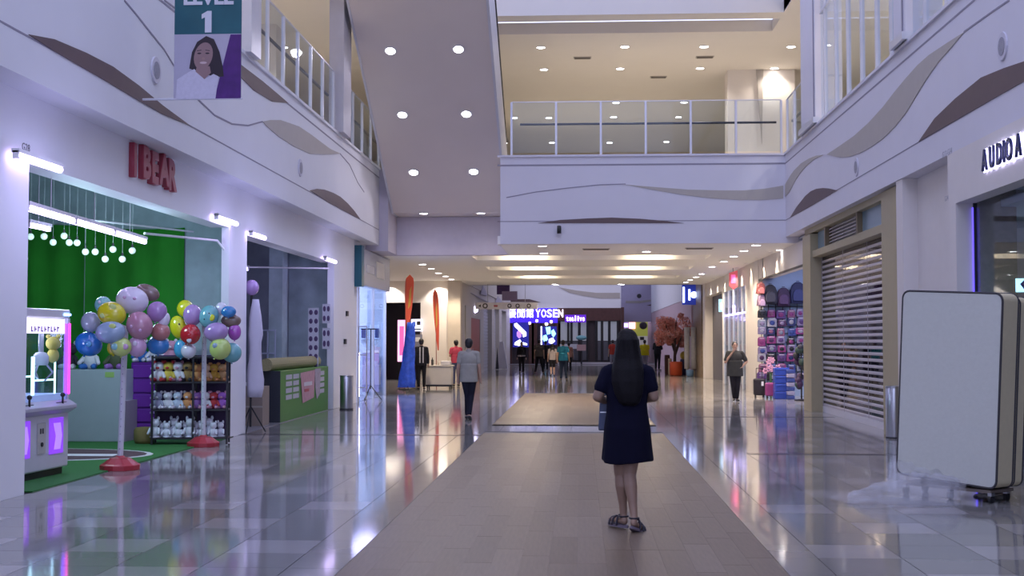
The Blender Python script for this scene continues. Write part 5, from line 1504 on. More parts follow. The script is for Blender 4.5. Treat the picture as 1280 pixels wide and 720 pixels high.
def pouch(X, Z, w_, h_, c, c2, lab):
    t = thing('hanging_pouch', lab, 'bag', (X, YW - .10, Z))
    m = mat('bag ' + c[0], c[1], .5, var=.35, scale=25)
    MB().prism([(-w_ / 2, -h_ / 2), (w_ / 2, -h_ / 2), (w_ / 2 * .98, h_ * .3), (w_ * .35, h_ / 2), (-w_ * .35, h_ / 2), (-w_ / 2 * .98, h_ * .3)], 'Y', -.05, .05).build('body', m, t, bevel=.018)
    MB().ell((0, -.052, -h_ * .05), (w_ * .28, .012, h_ * .26), 8, 6).build('patch', mat('bag ' + c2[0], c2[1], .5, var=.35, scale=25), t, True)
    B(-w_ * .3, w_ * .3, -.056, -.05, h_ * .32, h_ * .37).build('zip', WHITE, t)
for r in range(8):
    for c in range(5):
        px = 952.5 + 12.1 * c + rb.uniform(-1, 1); py = 392 + 11.2 * r + rb.uniform(-1.5, 1.5)
        X, Z = onY(px, py, YW - .1)
        k1 = rb.choice(BAGC); k2 = rb.choice(BAGC)
        pouch(X, Z, .24 + rb.uniform(-.03, .03), .22 + rb.uniform(-.03, .04), k1, k2, '%s pouch with %s patch, %s in %s row of the bag wall' % (k1[0], k2[0], coln[c], rowsn[r]))
def suitcase(px, py, w_, h_, d_, c, lab, Yoff=0):
    x, y = onZ(px, py)
    t = thing('suitcase', lab, 'suitcase', (x, y, 0))
    m = mat('case ' + lab.split()[0], c, .35)
    sh_ = B(-w_ / 2, w_ / 2, 0, d_, .06, h_).build('shell', m, t, bevel=.04)
    for k in range(4): B(-w_ / 2 + .05 + k * (w_ - .1) / 4, -w_ / 2 + .07 + k * (w_ - .1) / 4, -.008, 0, .12, h_ - .08).build('rib', m, sh_)
    for k in (-1, 1):
        for yy in (.05, d_ - .05): MB().cyl((k * (w_ / 2 - .05) - .015, yy, .03), (k * (w_ / 2 - .05) + .015, yy, .03), .03).build('wheel', BLACK, t)
    MB().cyl((-.08, d_ * .6, h_), (-.08, d_ * .6, h_ + .28), .01, n=5).cyl((.08, d_ * .6, h_), (.08, d_ * .6, h_ + .28), .01, n=5).cyl((-.08, d_ * .6, h_ + .28), (.08, d_ * .6, h_ + .28), .015, n=5).build('pull_handle', BLACK, t)
    return t
sc = suitcase(950, 497, .32, .52, .22, (.02, .015, .02), 'black suitcase with a white tag outside the bag shop')
B(.04, .1, -.01, 0, .32, .44).build('luggage_tag', WHITE, sc)
suitcase(964, 498, .28, .42, .22, (.28, .05, .20), 'magenta suitcase between the black and the blue ones')
# blue stacked boxes
x, y = onZ(978, 499)
for k in range(4):
    tt = thing('storage_crate', ['lowest', 'second', 'third', 'topmost'][k] + ' blue crate in the stack before the bag wall', 'crate', (x, y, .21 * k))
    B(-.19, .19, 0, .35, 0, .2).build('body', mat('crate blue', (.03, .07, .42), .4), tt, bevel=.012)
    B(-.16, .16, -.012, 0, .15, .19).build('rim', mat('crate rim', (.05, .1, .5), .4), tt)
x, y = onZ(988.5, 499.5)
for k in range(7):
    tag(B(x - .08, x + .11, y, y + .3, .115 * k, .115 * k + .10).build('folded_bag', mat('folded bag %d' % (k % 2), ((.05, .08, .3), (.35, .33, .5))[k % 2], .6), bevel=.015), ['lowest', 'second lowest', 'third', 'fourth', 'fifth', 'sixth', 'topmost'][k] + ' folded bag in the narrow pile right of the blue crates', 'bag')
# dark plant-like rack of scarves on the right
x, y = onZ(1002, 501)
t = thing('coat_rack', 'dark hanging rack of bags by the cream frame', 'rack', (x, y, 0))
MB().cyl((0, 0, 0), (0, 0, 1.5), .02).build('pole', BLACK, t)
MB().lathe([(.18, 0), (.18, .03), (.02, .05)], n=14).build('base', BLACK, t)
r2_ = random.Random(3)
for k in range(16):
    a = r2_.uniform(0, 6.28); z = r2_.uniform(.35, 1.45)
    MB().ell((.13 * math.cos(a), .1 * math.sin(a), z), (.09, .06, .1), 8, 6).build('hanging_bag', mat('dark hanging %d' % (k % 3), ((.02, .02, .03), (.05, .02, .07), (.03, .06, .05))[k % 3], .6), t, True)
# pink flowers bunch over suitcase
x, y = onZ(966, 497)
t = thing('flower_bunch', 'bunch of pink paper flowers above the magenta suitcase', 'flowers', (x, y + .35, .0))
MB().cyl((0, 0, 0), (0, 0, .7), .03).build('stem', mat('green stem', (.05, .12, .05)), t)
PF = mat('pink petal', (.65, .32, .45), .7, var=.25)
for k in range(9):
    cx_, cz_ = r2_.uniform(-.2, .2), r2_.uniform(.62, 1.05)
    mbp = MB()
    for j in range(6):
        a = j * math.pi / 3; mbp.ell((cx_ + .055 * math.cos(a), -.05, cz_ + .055 * math.sin(a)), (.04, .012, .03), 6, 4, Matrix.Rotation(-a, 3, 'Y'))
    mbp.build('flower', PF, t, True)
tag(MB().ell((onX(1008, 331, XS - .1)[0] * 0 + XS - .05, 29.55, 3.30), (.05, .05, .05), 10, 8).build('spot_lamp', mat('white spot', (1, 1, 1), emit=(.8, .7, 1), es=14), smooth=True), 'tiny bright spot lamp at the top corner of the bag shop', 'lamp')
hdr = B(XS - .03, XS, 29.5, 37.4, 3.28, 3.33).build('header_trim', DARK); tag(hdr, 'dark thin trim along the bag shop header', 'trim')

# ================================================================== SHUTTER SHOP
FRM = mat('khaki frame', (.42, .36, .22), .5, var=.06)
t = thing('shutter_surround', 'khaki frame with transom panes around the closed roller shutter', 'frame', (XS, 20.4, 0))
ys0, ys1 = 20.6, 29.3
o_ = 20.4
B(-.15, .25, ys0 - .25 - o_, ys0 + 1.1 - o_, 0, ZB - .02).build('post', FRM, t)
B(-.15, .25, ys1 - .95 - o_, ys1 - o_, 0, ZB - .15).build('post', FRM, t)
B(-.1, .2, ys0 + 1.1 - o_, ys1 - .95 - o_, 3.38, 3.52).build('beam', FRM, t)
B(-.1, .2, ys0 - .25 - o_, ys1 - o_, 3.93, ZB).build('beam', FRM, t)
for a, b in ((21.7, 21.78), (23.9, 24.0), (27.0, 27.1)):
    B(-.08, .18, a - o_, b - o_, 3.52, 3.93).build('mullion', mat('dark khaki', (.22, .17, .10), .5), t)
PT = mat('transom pane', (.22, .32, .38), .25)
for a, b in ((21.78, 23.9), (27.1, 28.35)):
    B(.02, .05, a - o_, b - o_, 3.52, 3.93).build('transom_pane', PT, t)
B(.06, .1, 24 - o_, 27 - o_, 3.52, 3.93).build('louvre_back', mat('louvre back', (.3, .28, .28)), t)
for k in range(6):
    for a in (24.02, 25.55):
        o = MB().prism([(.0, 3.53 + .066 * k), (.05, 3.56 + .066 * k), (.05, 3.575 + .066 * k), (.0, 3.545 + .066 * k)], 'Y', a - o_, a + 1.42 - o_).build('louvre_slat', mat('louvre', (.55, .52, .50), .5), t)
ZSH = 3.38
t = thing('roller_shutter', 'closed see through roller shutter with pale slats in the khaki frame', 'shutter', (XS + .12, 21.7, 0))
SL = mat('shutter slat', (.62, .58, .63), .35, .2)
L = 28.35 - 21.7
n = 28; pitch = (ZSH - .15) / n
for k in range(n):
    z = .13 + pitch * k
    MB().prism([(-.006, z), (-.022, z + .012), (-.022, z + .045), (-.006, z + .058), (.006, z + .058), (.006, z)], 'Y', 0, L).build('slat', SL, t)
B(.0, .006, 0, L, .1, ZSH).build('clear_sheet', glass('shutter pane', (.42, .38, .48), 2.2), t)
B(-.03, .03, 0, L, .0, .13).build('bottom_bar', mat('bottom bar', (.72, .70, .74), .4), t)
for y in (0, L * .33, L * .66, L - .04): B(-.026, -.02, y, y + .03, .13, ZSH).build('guide_strap', mat('guide strap', (.40, .37, .43), .4), t)
struct(B(8.4, 8.6, 20.6, 29.1, 0, ZC).build('wall_right', mat('shutter shop back', (.35, .30, .34), .7)), 'dim back wall of the shuttered shop')
struct(B(XS + .3, 8.4, 20.2, 20.4, 0, ZC).build('wall_right', mat('shutter shop back')), 'dim side wall of the shuttered shop')
t = thing('shop_shelf', 'dim shelf unit inside the shuttered shop', 'shelf', (7.6, 24, 0))
for z in (.05, .6, 1.15, 1.7, 2.25): B(0, .5, 0, 3.4, z, z + .04).build('shelf', mat('dim shelf', (.3, .25, .28)), t)
for y in (0, 1.6, 3.36): B(0, .5, y, y + .04, 0, 2.3).build('upright', mat('dim shelf'), t)
for k in range(3):
    tag(B(7.65, 7.85, 24.2 + .25 * k, 24.4 + .25 * k, 2.29, 2.44).build('light_box', mat('violet glow box', (.6, .5, 1), emit=(.6, .5, 1), es=2)), ('nearest', 'middle', 'farthest')[k] + ' small violet glowing box inside the shuttered shop', 'light box', 'violet boxes behind the shutter')
light('POINT', (6.8, 25, 3.4), 10, (.8, .7, 1), .2)

# ================================================================== AUDIO SHOP
t = thing('storefront', 'glazed front of the audio shop with a blue light line on its edge', 'shop front', (XS, 17.1, 0))
B(-.01, .0, -10, 0, 0, 3.36).build('glass_panel', GLASS, t)
B(-.03, .015, -.03, 0, 0, 3.36).build('edge_trim', BLACK, t)
B(-.045, -.03, -.03, -.012, 0, 3.30).build('led_line', mat('blue led line', (.2, .15, 1), emit=(.12, .08, .9), es=1.2), t)
for y in (-2.6, -5.2): B(-.03, .02, y, y + .05, 0, 3.36).build('mullion', BLACK, t)
struct(B(XS + .02, XS + .5, 17.0, 17.2, 0, 3.98).build('trim_18', mat('audio stone column', (.19, .155, .10), .6, var=.5, scale=12, bump=.4)), 'mottled brown stone column inside the audio shop')
struct(B(XS + .45, 12, 21, 21.2, 0, 3.98).build('wall_right', mat('audio teal wall', (.10, .14, .15), .5)), 'dark teal back wall of the audio shop')
struct(B(12, 12.2, 5, 21, 0, 3.98).build('wall_right', mat('audio teal wall')), 'dark teal side wall of the audio shop')
struct(MB().box(XS + .02, 12, 5, 15.6, 3.36, 3.5).box(XS + .3, 12, 15.6, 21, 3.3, 3.4).build('ceiling', mat('audio ceiling', (.24, .27, .32), .6)), 'grey blue ceiling of the audio shop')
for k in range(7):
    o = struct(B(XS + .6, 11.9, 20.9, 20.98, 1.9 + .2 * k, 1.96 + .2 * k).build('trim_19', mat('teal strip', (.16, .24, .22), .4)), 'horizontal teal strip on the audio shop wall')
OV = mat('oval lamp', (1, 1, 1), emit=(.75, 1, 1), es=5)
for q, (px, py) in enumerate(((1247.5, 271), (1257, 295.5), (1281, 288), (1266, 312), (1244.5, 317.5))):
    x, y = onZ(px, py, 3.29)
    if y > 20.6:
        d = ray(px, py); tt_ = 20.5 / d.y; x, y = d.x * tt_, 20.5
    tt = thing('ceiling_lamp', ('highest', 'second highest', 'rightmost', 'lower right', 'lowest')[q] + ' round white ceiling lamp seen in the audio shop', 'lamp', (x, y, 3.29 if y < 20.4 else CAMH + ray(px, py).z * tt_), group='round lamps of the audio shop')
    MB().lathe([(.13, 0), (.13, -.03), (.001, -.035)], n=18).build('disc', OV, tt)
light('POINT', (7, 17.5, 3.1), 22, (.7, .95, 1), .3)
X0, Z0 = onY(1271, 365, 16.5); X1, Z1_ = onY(1300, 348, 16.5)
wp = thing('display_screen', 'bright cyan white screen inside the audio shop at the right edge', 'screen', (X0, 16.5, Z0))
B(0, X1 - X0, 0, .04, 0, Z1_ - Z0).build('panel', mat('cyan screen', (.5, .9, 1), emit=(.45, .85, 1), es=1.6), wp)
MB().prism([(.04, .1), (.1, .16), (.2, .05), (.2, .0), (.1, .02)], 'Y', -.01, 0).build('print', mat('navy print', (.05, .05, .3)), wp)
B(.1, .2, .01, .03, -Z0, 0).build('stand', BLACK, wp)
t = thing('audio_shelf', 'black shelf with stereo units inside the audio shop', 'shelf', (5.6, 15.8, 0))
for z in (.3, .75, 1.2): B(0, 1.4, 0, .4, z, z + .03).build('shelf', BLACK, t)
for x in (0, 1.37): B(x, x + .03, 0, .4, 0, 1.25).build('upright', BLACK, t)
for k, z in enumerate((.33, .78)):
    for j in range(3):
        u = B(.08 + .44 * j, .44 + .44 * j, .02, .3, z, z + .2).build('stereo_unit', mat('stereo silver', (.3, .3, .34), .3), t, bevel=.01)
        B(.12 + .44 * j, .40 + .44 * j, .01, .02, z + .1, z + .16).build('display', DARK, u)

# ================================================================== MATTRESS
cx0, cy0 = 3.95, 12.45
th = R(50)
t = thing('mattress', 'tall white mattress with cream sides and dark piping standing on a dolly', 'mattress', (cx0, cy0, .14), math.pi / 2 + (math.pi / 2 - th))
# local axes: +x along the face away from the viewer's right corner, thickness along -y
t.rotation_euler = (R(0), R(-3.2), math.pi - th)
MW, MT, MH = 1.12, .24, 1.86
def rrect(w_, h_, r, n=5):
    pts = []
    for (cx_, cz_, a0) in ((w_ - r, h_ - r, 0), (r, h_ - r, 90), (r, r, 180), (w_ - r, r, 270)):
        for k in range(n + 1):
            a = R(a0 + 90 * k / n); pts.append((cx_ + r * math.cos(a), cz_ + r * math.sin(a)))
    return pts
MWHITE = mat('mattress ticking', (.60, .61, .56), .8, var=.05, scale=30, bump=.15)
MCREAM = mat('mattress border', (.74, .65, .42), .8, var=.06, scale=20)
PIPE = mat('mattress piping', (.05, .045, .05), .6)
def bow(w_, z): return .02 * math.sin(math.pi * z / MH)
o = MB().prism([(x - bow(0, z) * (1 if x < MW / 2 else -1), z) for x, z in rrect(MW, MH, .07)], 'Y', -MT, 0).build('border', MCREAM, t)
def panel(y0_, y1_, nm='ticking'):
    return MB().prism([(x * (MW - .02) / MW + .01, z * (MH - .02) / MH + .01) for x, z in rrect(MW, MH, .07)], 'Y', y0_, y1_).build(nm, MWHITE, t)
panel(0, .018); panel(-MT - .018, -MT)
def piping(y):
    m = MB(); pts = rrect(MW, MH, .075)
    for a, b in zip(pts, pts[1:] + pts[:1]):
        m.cyl((a[0], y, a[1]), (b[0], y, b[1]), .011, n=6)
    m.build('piping', PIPE, t)
piping(.012); piping(-MT - .012)
t2 = thing('mattress', 'thinner cream mattress standing right behind the white one', 'mattress', (cx0 , cy0, .14))
t2.rotation_euler = t.rotation_euler
MB().prism(rrect(MW - .02, MH - .03, .07), 'Y', -MT - .19, -MT - .035).build('border', MCREAM, t2)
m = MB(); pts = rrect(MW - .02, MH - .03, .072)
for yy in (-MT - .045, -MT - .18):
    for a, b in zip(pts, pts[1:] + pts[:1]): m.cyl((a[0], yy, a[1]), (b[0], yy, b[1]), .01, n=6)
m.build('piping', PIPE, t2)
dl = thing('dolly', 'low dolly on black castors carrying the mattresses', 'dolly', (cx0, cy0, 0), math.pi - th)
B(.05, MW - .02, -MT - .12, .02, .095, .125).build('deck', mat('dolly deck', (.16, .13, .11), .6), dl)
for (a, b) in ((.06, .0), (MW - .1, .0), (.5, .01), (.1, -MT - .08), (MW - .1, -MT - .08)):
    m = B(a - .02, a + .02, b - .03, b + .03, .07, .1).build('castor_fork', STEEL, dl)
    MB().cyl((a - .014, b, .04), (a + .014, b, .04), .04, n=14).build('castor_wheel', BLACK, dl)
# plastic wrap
import mathutils.noise as mn
def sheet(name, fn, nu, nv, m, parent=None):
    vs = [fn(i / nu, j / nv) for j in range(nv + 1) for i in range(nu + 1)]
    fs = [(j * (nu + 1) + i, j * (nu + 1) + i + 1, (j + 1) * (nu + 1) + i + 1, (j + 1) * (nu + 1) + i) for j in range(nv) for i in range(nu)]
    return MB().add(vs, fs).build(name, m, parent, True, raw=True)
FILM = mat('plastic film', (.60, .60, .66), .2, alpha=.27, spec=.9, var=.1)
fx0, fy0 = onZ(1070, 612); fx1, fy1 = onZ(1195, 622)
def film(u, v):
    # from the heap on the floor at the left to the dolly corner, crumpled
    a = Vector((2.62, 12.75, 0)); b = Vector((3.62, 12.55, 0))
    p = a.lerp(b, u)
    side = Vector((.2, .55, 0)) if True else 0
    q = p + side * (v - .5) * (1.25 - .3 * u)
    prof = math.sin(math.pi * v) ** .7
    h = prof * (.05 + .24 * min(1, u * 1.6) * (1 - .35 * max(0, u - .7) / .3))
    nz = mn.noise(Vector((u * 4, v * 5, 1.3))) * .10 + mn.noise(Vector((u * 9, v * 7, 4.3))) * .035
    return (q.x + mn.noise(Vector((u * 6, v * 6, 9))) * .06, q.y + mn.noise(Vector((u * 6, v * 6, 19))) * .05, max(.006, h + nz * (.3 + prof)))
w1 = sheet('plastic_wrap', film, 48, 28, FILM)
tag(w1, 'crumpled clear plastic wrap heaped at the foot of the mattress', 'plastic wrap')
def film2(u, v):
    c, s_ = math.cos(math.pi - th), math.sin(math.pi - th)
    lx = .28 + u * .9; ly = .03 + .05 * math.sin(v * 3) + mn.noise(Vector((u * 7, v * 5, 2))) * .05
    z = .02 + (.34 - .16 * (1 - u)) * v + mn.noise(Vector((u * 9, v * 4, 7))) * .05 * v
    if v < .5: ly += (.5 - v) * .25
    return (cx0 + lx * c - ly * -s_ * -1 * 1 if False else cx0 + lx * c + ly * -s_, cy0 + lx * s_ + ly * c, max(.006, z))
w2_ = sheet('plastic_drape', film2, 30, 16, FILM, w1)
def film3(u, v):
    return (2.5 + 1.0 * u + .1 * math.sin(v * 6), 11.95 + .75 * v + .25 * u * (1 - v), .006 + .012 * (1 + mn.noise(Vector((u * 8, v * 8, 3)))) + .03 * v * v)
sheet('plastic_fold', film3, 24, 14, mat('plastic film thin', (.6, .6, .68), .2, alpha=.22, spec=.8), w1)


# ================================================================== PEOPLE
def blob(mb, vox, m, name, parent, smooth=3):
    o = mb.build(name, m, parent)
    r = o.modifiers.new('remesh', 'REMESH'); r.mode = 'VOXEL'; r.voxel_size = vox; r.use_smooth_shade = True
    s_ = o.modifiers.new('smooth', 'SMOOTH'); s_.iterations = smooth; s_.factor = .5
    bake(o)
    if not o.data.materials: o.data.materials.append(m)
    for p in o.data.polygons: p.use_smooth = True
    return o


def cloth(n, c=None, r=.8): return mat('cloth ' + n, c, r, var=.15, scale=12, spec=.15)


def hand(mb, w, d, out, k, curl=.5):
    """palm and five fingers from the wrist w along direction d; out = side the thumb is on"""
    w = Vector(w); d = Vector(d).normalized(); out = Vector(out); out = (out - d * out.dot(d)).normalized()
    nrm = d.cross(out)
    mb.cap(w, w + d * .075 * k, .026 * k, .034 * k, 10, .6)
    for i, (off, ln) in enumerate(((.027, .066), (.009, .074), (-.009, .068), (-.027, .052))):
        b = w + d * .085 * k + out * off * k
        kn = b + d * ln * .5 * k + nrm * (.2 * curl * ln) * k
        tp = kn + d * ln * .4 * (1 - curl * .6) * k + nrm * (.6 * curl * ln) * k
        mb.cap(b, kn, .0095 * k, .0085 * k, 8); mb.cap(kn, tp, .0085 * k, .0075 * k, 8)
    b = w + d * .03 * k + out * .025 * k
    kn = b + d * .03 * k + out * .028 * k
    mb.cap(b, kn, .012 * k, .0105 * k, 8); mb.cap(kn, kn + d * .028 * k + nrm * .008 * k, .0105 * k, .009 * k, 8)


def person(label, x, y, face, H, arms, legs, topc, botc, hair='short', vox=.012, build=1.0, skin=None, shoe=None, sleeve=.55, hem=.86, lean=0.0, skirt=None, headturn=0, group=None, legskin=False, z=0):
    """local frame: +Y is the way the person faces, +X their right"""
    skin = skin or SKIN
    k = H / 1.7
    t = thing('person', label, 'person', (x, y, z), R(face), group)
    L = lambda p: Vector((p[0] * k, (p[1] + lean * max(0, p[2] - .9)) * k, p[2] * k))
    bd = build
    # --- body
    b = MB()
    hc = L((0, .02, 1.58))
    Mh = Matrix.Rotation(R(headturn), 3, 'Z')
    b.ell(hc + Vector((0, 0, .012 * k)), (.074 * k, .092 * k, .098 * k), 20, 14, Mh)
    b.ell(hc + Mh @ Vector((0, .022, -.058)) * k, (.054 * k, .062 * k, .062 * k), 16, 10, Mh)
    b.cap(hc + Mh @ Vector((0, .088, .012)) * k, hc + Mh @ Vector((0, .104, -.018)) * k, .009 * k, .014 * k, 8)
    for s_ in (-1, 1):
        b.ell(hc + Mh @ Vector((.076 * s_, -.005, -.005)) * k, (.012 * k, .022 * k, .032 * k), 10, 8, Mh)
    b.ell(hc + Mh @ Vector((0, .082, -.055)) * k, (.024 * k, .012 * k, .008 * k), 10, 6, Mh)
    b.cap(L((0, -.01, 1.36)), L((0, .005, 1.53)), .058 * k, .050 * k, 12)
    b.ell(L((0, 0, 1.24)), (.155 * bd * k, .10 * bd * k, .18 * k), 16, 12)
    b.ell(L((0, 0, 1.06)), (.135 * bd * k, .095 * bd * k, .15 * k), 16, 12)
    b.ell(L((0, 0, .92)), (.155 * bd * k, .11 * bd * k, .12 * k), 16, 12)
    b.cap(L((-.15, 0, 1.37)), L((.15, 0, 1.37)), .05 * k, .05 * k, 12)
    for s_, A in ((-1, arms[0]), (1, arms[1])):
        sh_, el, wr = L((s_ * .175 * (1 + (bd - 1) * .5), 0, 1.365)), L(A[0]), L(A[1])
        b.cap(sh_, el, .050 * k * bd ** .5, .038 * k * bd ** .5, 12); b.cap(el, wr, .038 * k * bd ** .5, .026 * k, 12)
        hand(b, wr, (wr - el), (-s_ * .4, 1, .2) if len(A) < 3 else A[2], k)
    for s_, G in ((-1, legs[0]), (1, legs[1])):
        hip, kn, an = L((s_ * .085, 0, .9)), Vector(G[0]) * k, Vector(G[1]) * k
        b.cap(hip, kn, .082 * k * bd ** .6, .056 * k * bd ** .4, 14)
        mid = kn.lerp(an, .3) + Vector((0, -.012 * k, 0))
        cf = 1 if (legskin or skirt) else .78
        b.cap(kn, mid, .052 * k * bd ** .4 * cf, .054 * k * bd ** .4 * cf, 12); b.cap(mid, an, .054 * k * bd ** .4 * cf, .036 * k, 12)
        heel = an + Vector((0, -.03, -.045)) * k; pitch = G[2] if len(G) > 2 else 0
        fd = Matrix.Rotation(R(pitch), 3, 'X') @ Vector((s_ * .12, 1, 0)).normalized()
        toe = heel + fd * .19 * k
        b.cap(an, heel, .034 * k, .030 * k, 10); b.cap(heel, toe, .030 * k, .026 * k, 10); b.cap(heel + Vector((s_ * .012, 0, 0)) * k, toe + Vector((s_ * .012, 0, 0)), .028 * k, .026 * k, 10)
    blob(b, vox, skin, 'body', t)
    # --- face
    for s_ in (-1, 1):
        eye = MB()
        eye.ell(hc + Mh @ Vector((.029 * s_, .087, .012)) * k, (.012 * k, .006 * k, .006 * k), 8, 6, Mh)
        eye.ell(hc + Mh @ Vector((.030 * s_, .087, .035)) * k, (.018 * k, .006 * k, .004 * k), 8, 6, Mh)
        eye.build('eye', HAIRM, t, True)
    MB().ell(hc + Mh @ Vector((0, .0935, -.055)) * k, (.022 * k, .005 * k, .006 * k), 8, 6, Mh).build('lips', mat('lips', (.35, .12, .11), .5), t, True)
    # --- hair
    h = MB()
    if hair != 'none':
        h.ell(hc + Mh @ Vector((0, -.018, .030)) * k, (.086 * k, .098 * k, .098 * k), 18, 12, Mh)
        h.ell(hc + Mh @ Vector((0, -.050, -.01)) * k, (.076 * k, .062 * k, .085 * k), 18, 12, Mh)
    if hair == 'bob':
        h.cap(hc + Mh @ Vector((0, -.045, 0)) * k, hc + Mh @ Vector((0, -.05, -.13)) * k, .08 * k, .07 * k, 14, .8)
    if hair == 'long':
        for s_ in (-1, 0, 1):
            h.cap(hc + Vector((.045 * s_, -.04, .0)) * k, hc + Vector((.07 * s_, -.075, -.30)) * k, .062 * k, .06 * k, 12, .8)
    if hair == 'bun':
        h.ell(hc + Vector((0, -.10, .05)) * k, .04 * k, 10, 8)
    if h.v: blob(h, max(.008, vox * .8), HAIRM, 'hair', t, 2)
    # --- top
    T_ = MB()
    T_.ell(L((0, 0, 1.25)), (.180 * bd * k, .125 * bd * k, .19 * k), 18, 12)
    T_.ell(L((0, 0, 1.08)), (.170 * bd * k, .122 * bd * k, .17 * k), 18, 12)
    T_.cap(L((-.15, -.005, 1.375)), L((.15, -.005, 1.375)), .064 * k, .064 * k, 12)
    T_.loft([[L((.182 * bd * (1 + (1.15 - z_) * .12) * math.cos(a), .13 * bd * math.sin(a), z_)) for a in [2 * math.pi * i / 20 for i in range(20)]] for z_ in (hem, hem + .02, 1.0, 1.15)])
    T_.cap(L((0, -.012, 1.37)), L((0, -.008, 1.43)), .074 * k, .062 * k, 12)
    for s_, A in ((-1, arms[0]), (1, arms[1])):
        sh_, el, wr = L((s_ * .170 * (1 + (bd - 1) * .5), 0, 1.37)), L(A[0]), L(A[1])
        if sleeve <= 1:
            T_.cap(sh_, sh_.lerp(el, sleeve), .064 * k * bd ** .5, .060 * k * bd ** .5, 12)
        else:
            T_.cap(sh_, el, .064 * k, .052 * k, 12); T_.cap(el, el.lerp(wr, .9), .052 * k, .04 * k, 12)
    blob(T_, vox, topc, 'shirt', t, 3)
    # --- bottoms
    P_ = MB()
    if skirt:
        P_.loft([[L((r_ * math.cos(a), r_ * .72 * math.sin(a), z_)) for a in [2 * math.pi * i / 24 for i in range(24)]] for z_, r_ in skirt])
        blob(P_, vox, botc, 'skirt', t, 2)
    else:
        P_.ell(L((0, 0, .93)), (.165 * bd * k, .12 * bd * k, .13 * k), 16, 12)
        for s_, G in ((-1, legs[0]), (1, legs[1])):
            hip, kn, an = L((s_ * .085, 0, .88)), Vector(G[0]) * k, Vector(G[1]) * k
            P_.cap(hip, kn, .094 * k * bd ** .6, .068 * k * bd ** .3, 14)
            e = kn.lerp(an, .93) if not legskin else kn.lerp(an, .05)
            P_.cap(kn, e, .068 * k * bd ** .3, .050 * k, 12)
        blob(P_, vox, botc, 'trousers', t, 3)
    # --- shoes
    for s_, G in ((-1, legs[0]), (1, legs[1])):
        an = Vector(G[1]) * k; heel = an + Vector((0, -.03, -.045)) * k; pitch = G[2] if len(G) > 2 else 0
        fd = Matrix.Rotation(R(pitch), 3, 'X') @ Vector((s_ * .12, 1, 0)).normalized(); toe = heel + fd * .19 * k
        S = MB(); S.cap(heel, toe, .040 * k, .034 * k, 12, .95); S.cap(heel + Vector((s_ * .01, 0, 0)), toe, .038 * k, .037 * k, 12, .9)
        if shoe != 'sandal': blob(S, .01, shoe or mat('shoe dark', (.02, .02, .025), .5), 'shoe', t, 2)
    return t

STR = [((-.09, .0, .48), (-.09, -.02, .085)), ((.09, .0, .48), (.09, -.02, .085))]
STEP = [((-.085, .06, .49), (-.09, .04, .085)), ((.085, -.02, .48), (.08, -.24, .13), -40)]
STEP2 = [((-.085, -.02, .48), (-.08, -.22, .12), -35), ((.085, .07, .49), (.09, .05, .085))]
DOWN = [((-.22, -.02, 1.10), (-.235, .05, .86)), ((.22, -.02, 1.10), (.235, .05, .86))]
SWING = [((-.22, -.05, 1.10), (-.24, -.02, .86)), ((.22, -.02, 1.10), (.24, .12, .88))]
FRONT = [((-.24, .02, 1.12), (-.13, .22, 1.10), (1, .2, .3)), ((.24, .02, 1.12), (.13, .22, 1.10), (-1, .2, .3))]

# the man in the grey T-shirt
x, y = onZ(586, 524)
person('man in a light grey T-shirt and dark trousers walking away left of the wooden strip', x, y, 0, 1.60,
       DOWN, [((-.03, .05, .49), (-.035, .03, .085)), ((.045, -.0, .48), (.02, -.15, .10), -20)], cloth('grey tee', (.36, .34, .305)), cloth('dark trousers', (.018, .018, .03)), 'short', .010, 1.02, sleeve=.62, hem=.78)
x, y = onZ(570, 483)
person('man in a pinkish red shirt and jeans standing at the white promotion table', x, y, 25, 1.58, FRONT, STR, cloth('pink red', (.50, .07, .12)), cloth('jeans', (.07, .08, .16)), 'short', .012, 1.05, sleeve=.6)
x, y = onZ(526.5, 487)
p = person('person in black clothes with white stripes standing by the blue draped stand', x, y, 10, 1.62, DOWN, STR, cloth('black top', (.02, .02, .025)), cloth('black trousers', (.015, .015, .02)), 'short', .012, 1.0, sleeve=2, hem=.8)
for a in (-.05, .05): MB().box(a - .018, a + .018, -.145, -.115, .85, 1.35).build('stripe', cloth('white stripe', (.6, .58, .6)), p, bevel=.006)
# woman on the right
x, y = onZ(919, 502)
person('woman in dark grey top walking towards the viewer on the right, hand at her mouth', x, y, 180, 1.53,
       [((-.33, -.03, 1.13), (-.19, .06, .98), (.2, 1, .2)), ((.27, .05, 1.12), (.09, .14, 1.38), (-.5, 0, .5))], [((-.07, .04, .49), (-.05, .03, .085)), ((.06, .05, .49), (.03, .0, .10))],
       cloth('charcoal tunic', (.055, .055, .055)), cloth('black leggings', (.02, .018, .024)), 'bun', .010, 1.22, sleeve=.75, hem=.72)
# far group
x, y = onZ(652, 467)
person('woman in a black top with a pale hem band walking near the far shop', x, y, 185, 1.5, DOWN, STEP, cloth('black top'), cloth('black leggings'), 'bob', .014, .95, sleeve=2, hem=.86)
tag(MB().box(x - .19, x + .19, y - .16, y + .16, .80, .88).build('waist_bag', cloth('pale band', (.45, .42, .45)), bevel=.04), 'pale pouch worn at the waist of the woman in black near the far shop', 'bag')
x, y = onZ(674, 467.5)
person('man in a dark olive shirt and black trousers, left of the beige and teal pair', x, y, 0, 1.62, DOWN, [((-.13, .05, .48), (-.2, .02, .085)), ((.12, -.02, .48), (.2, -.12, .09))], cloth('olive dark', (.09, .08, .075)), cloth('black trousers'), 'short', .014, 1.08)
x, y = onZ(682, 464)
person('person in black standing between the olive shirt and the beige top', x, y, 0, 1.55, DOWN, STR, cloth('black top'), cloth('black trousers'), 'short', .014, .95)
x, y = onZ(690.5, 470)
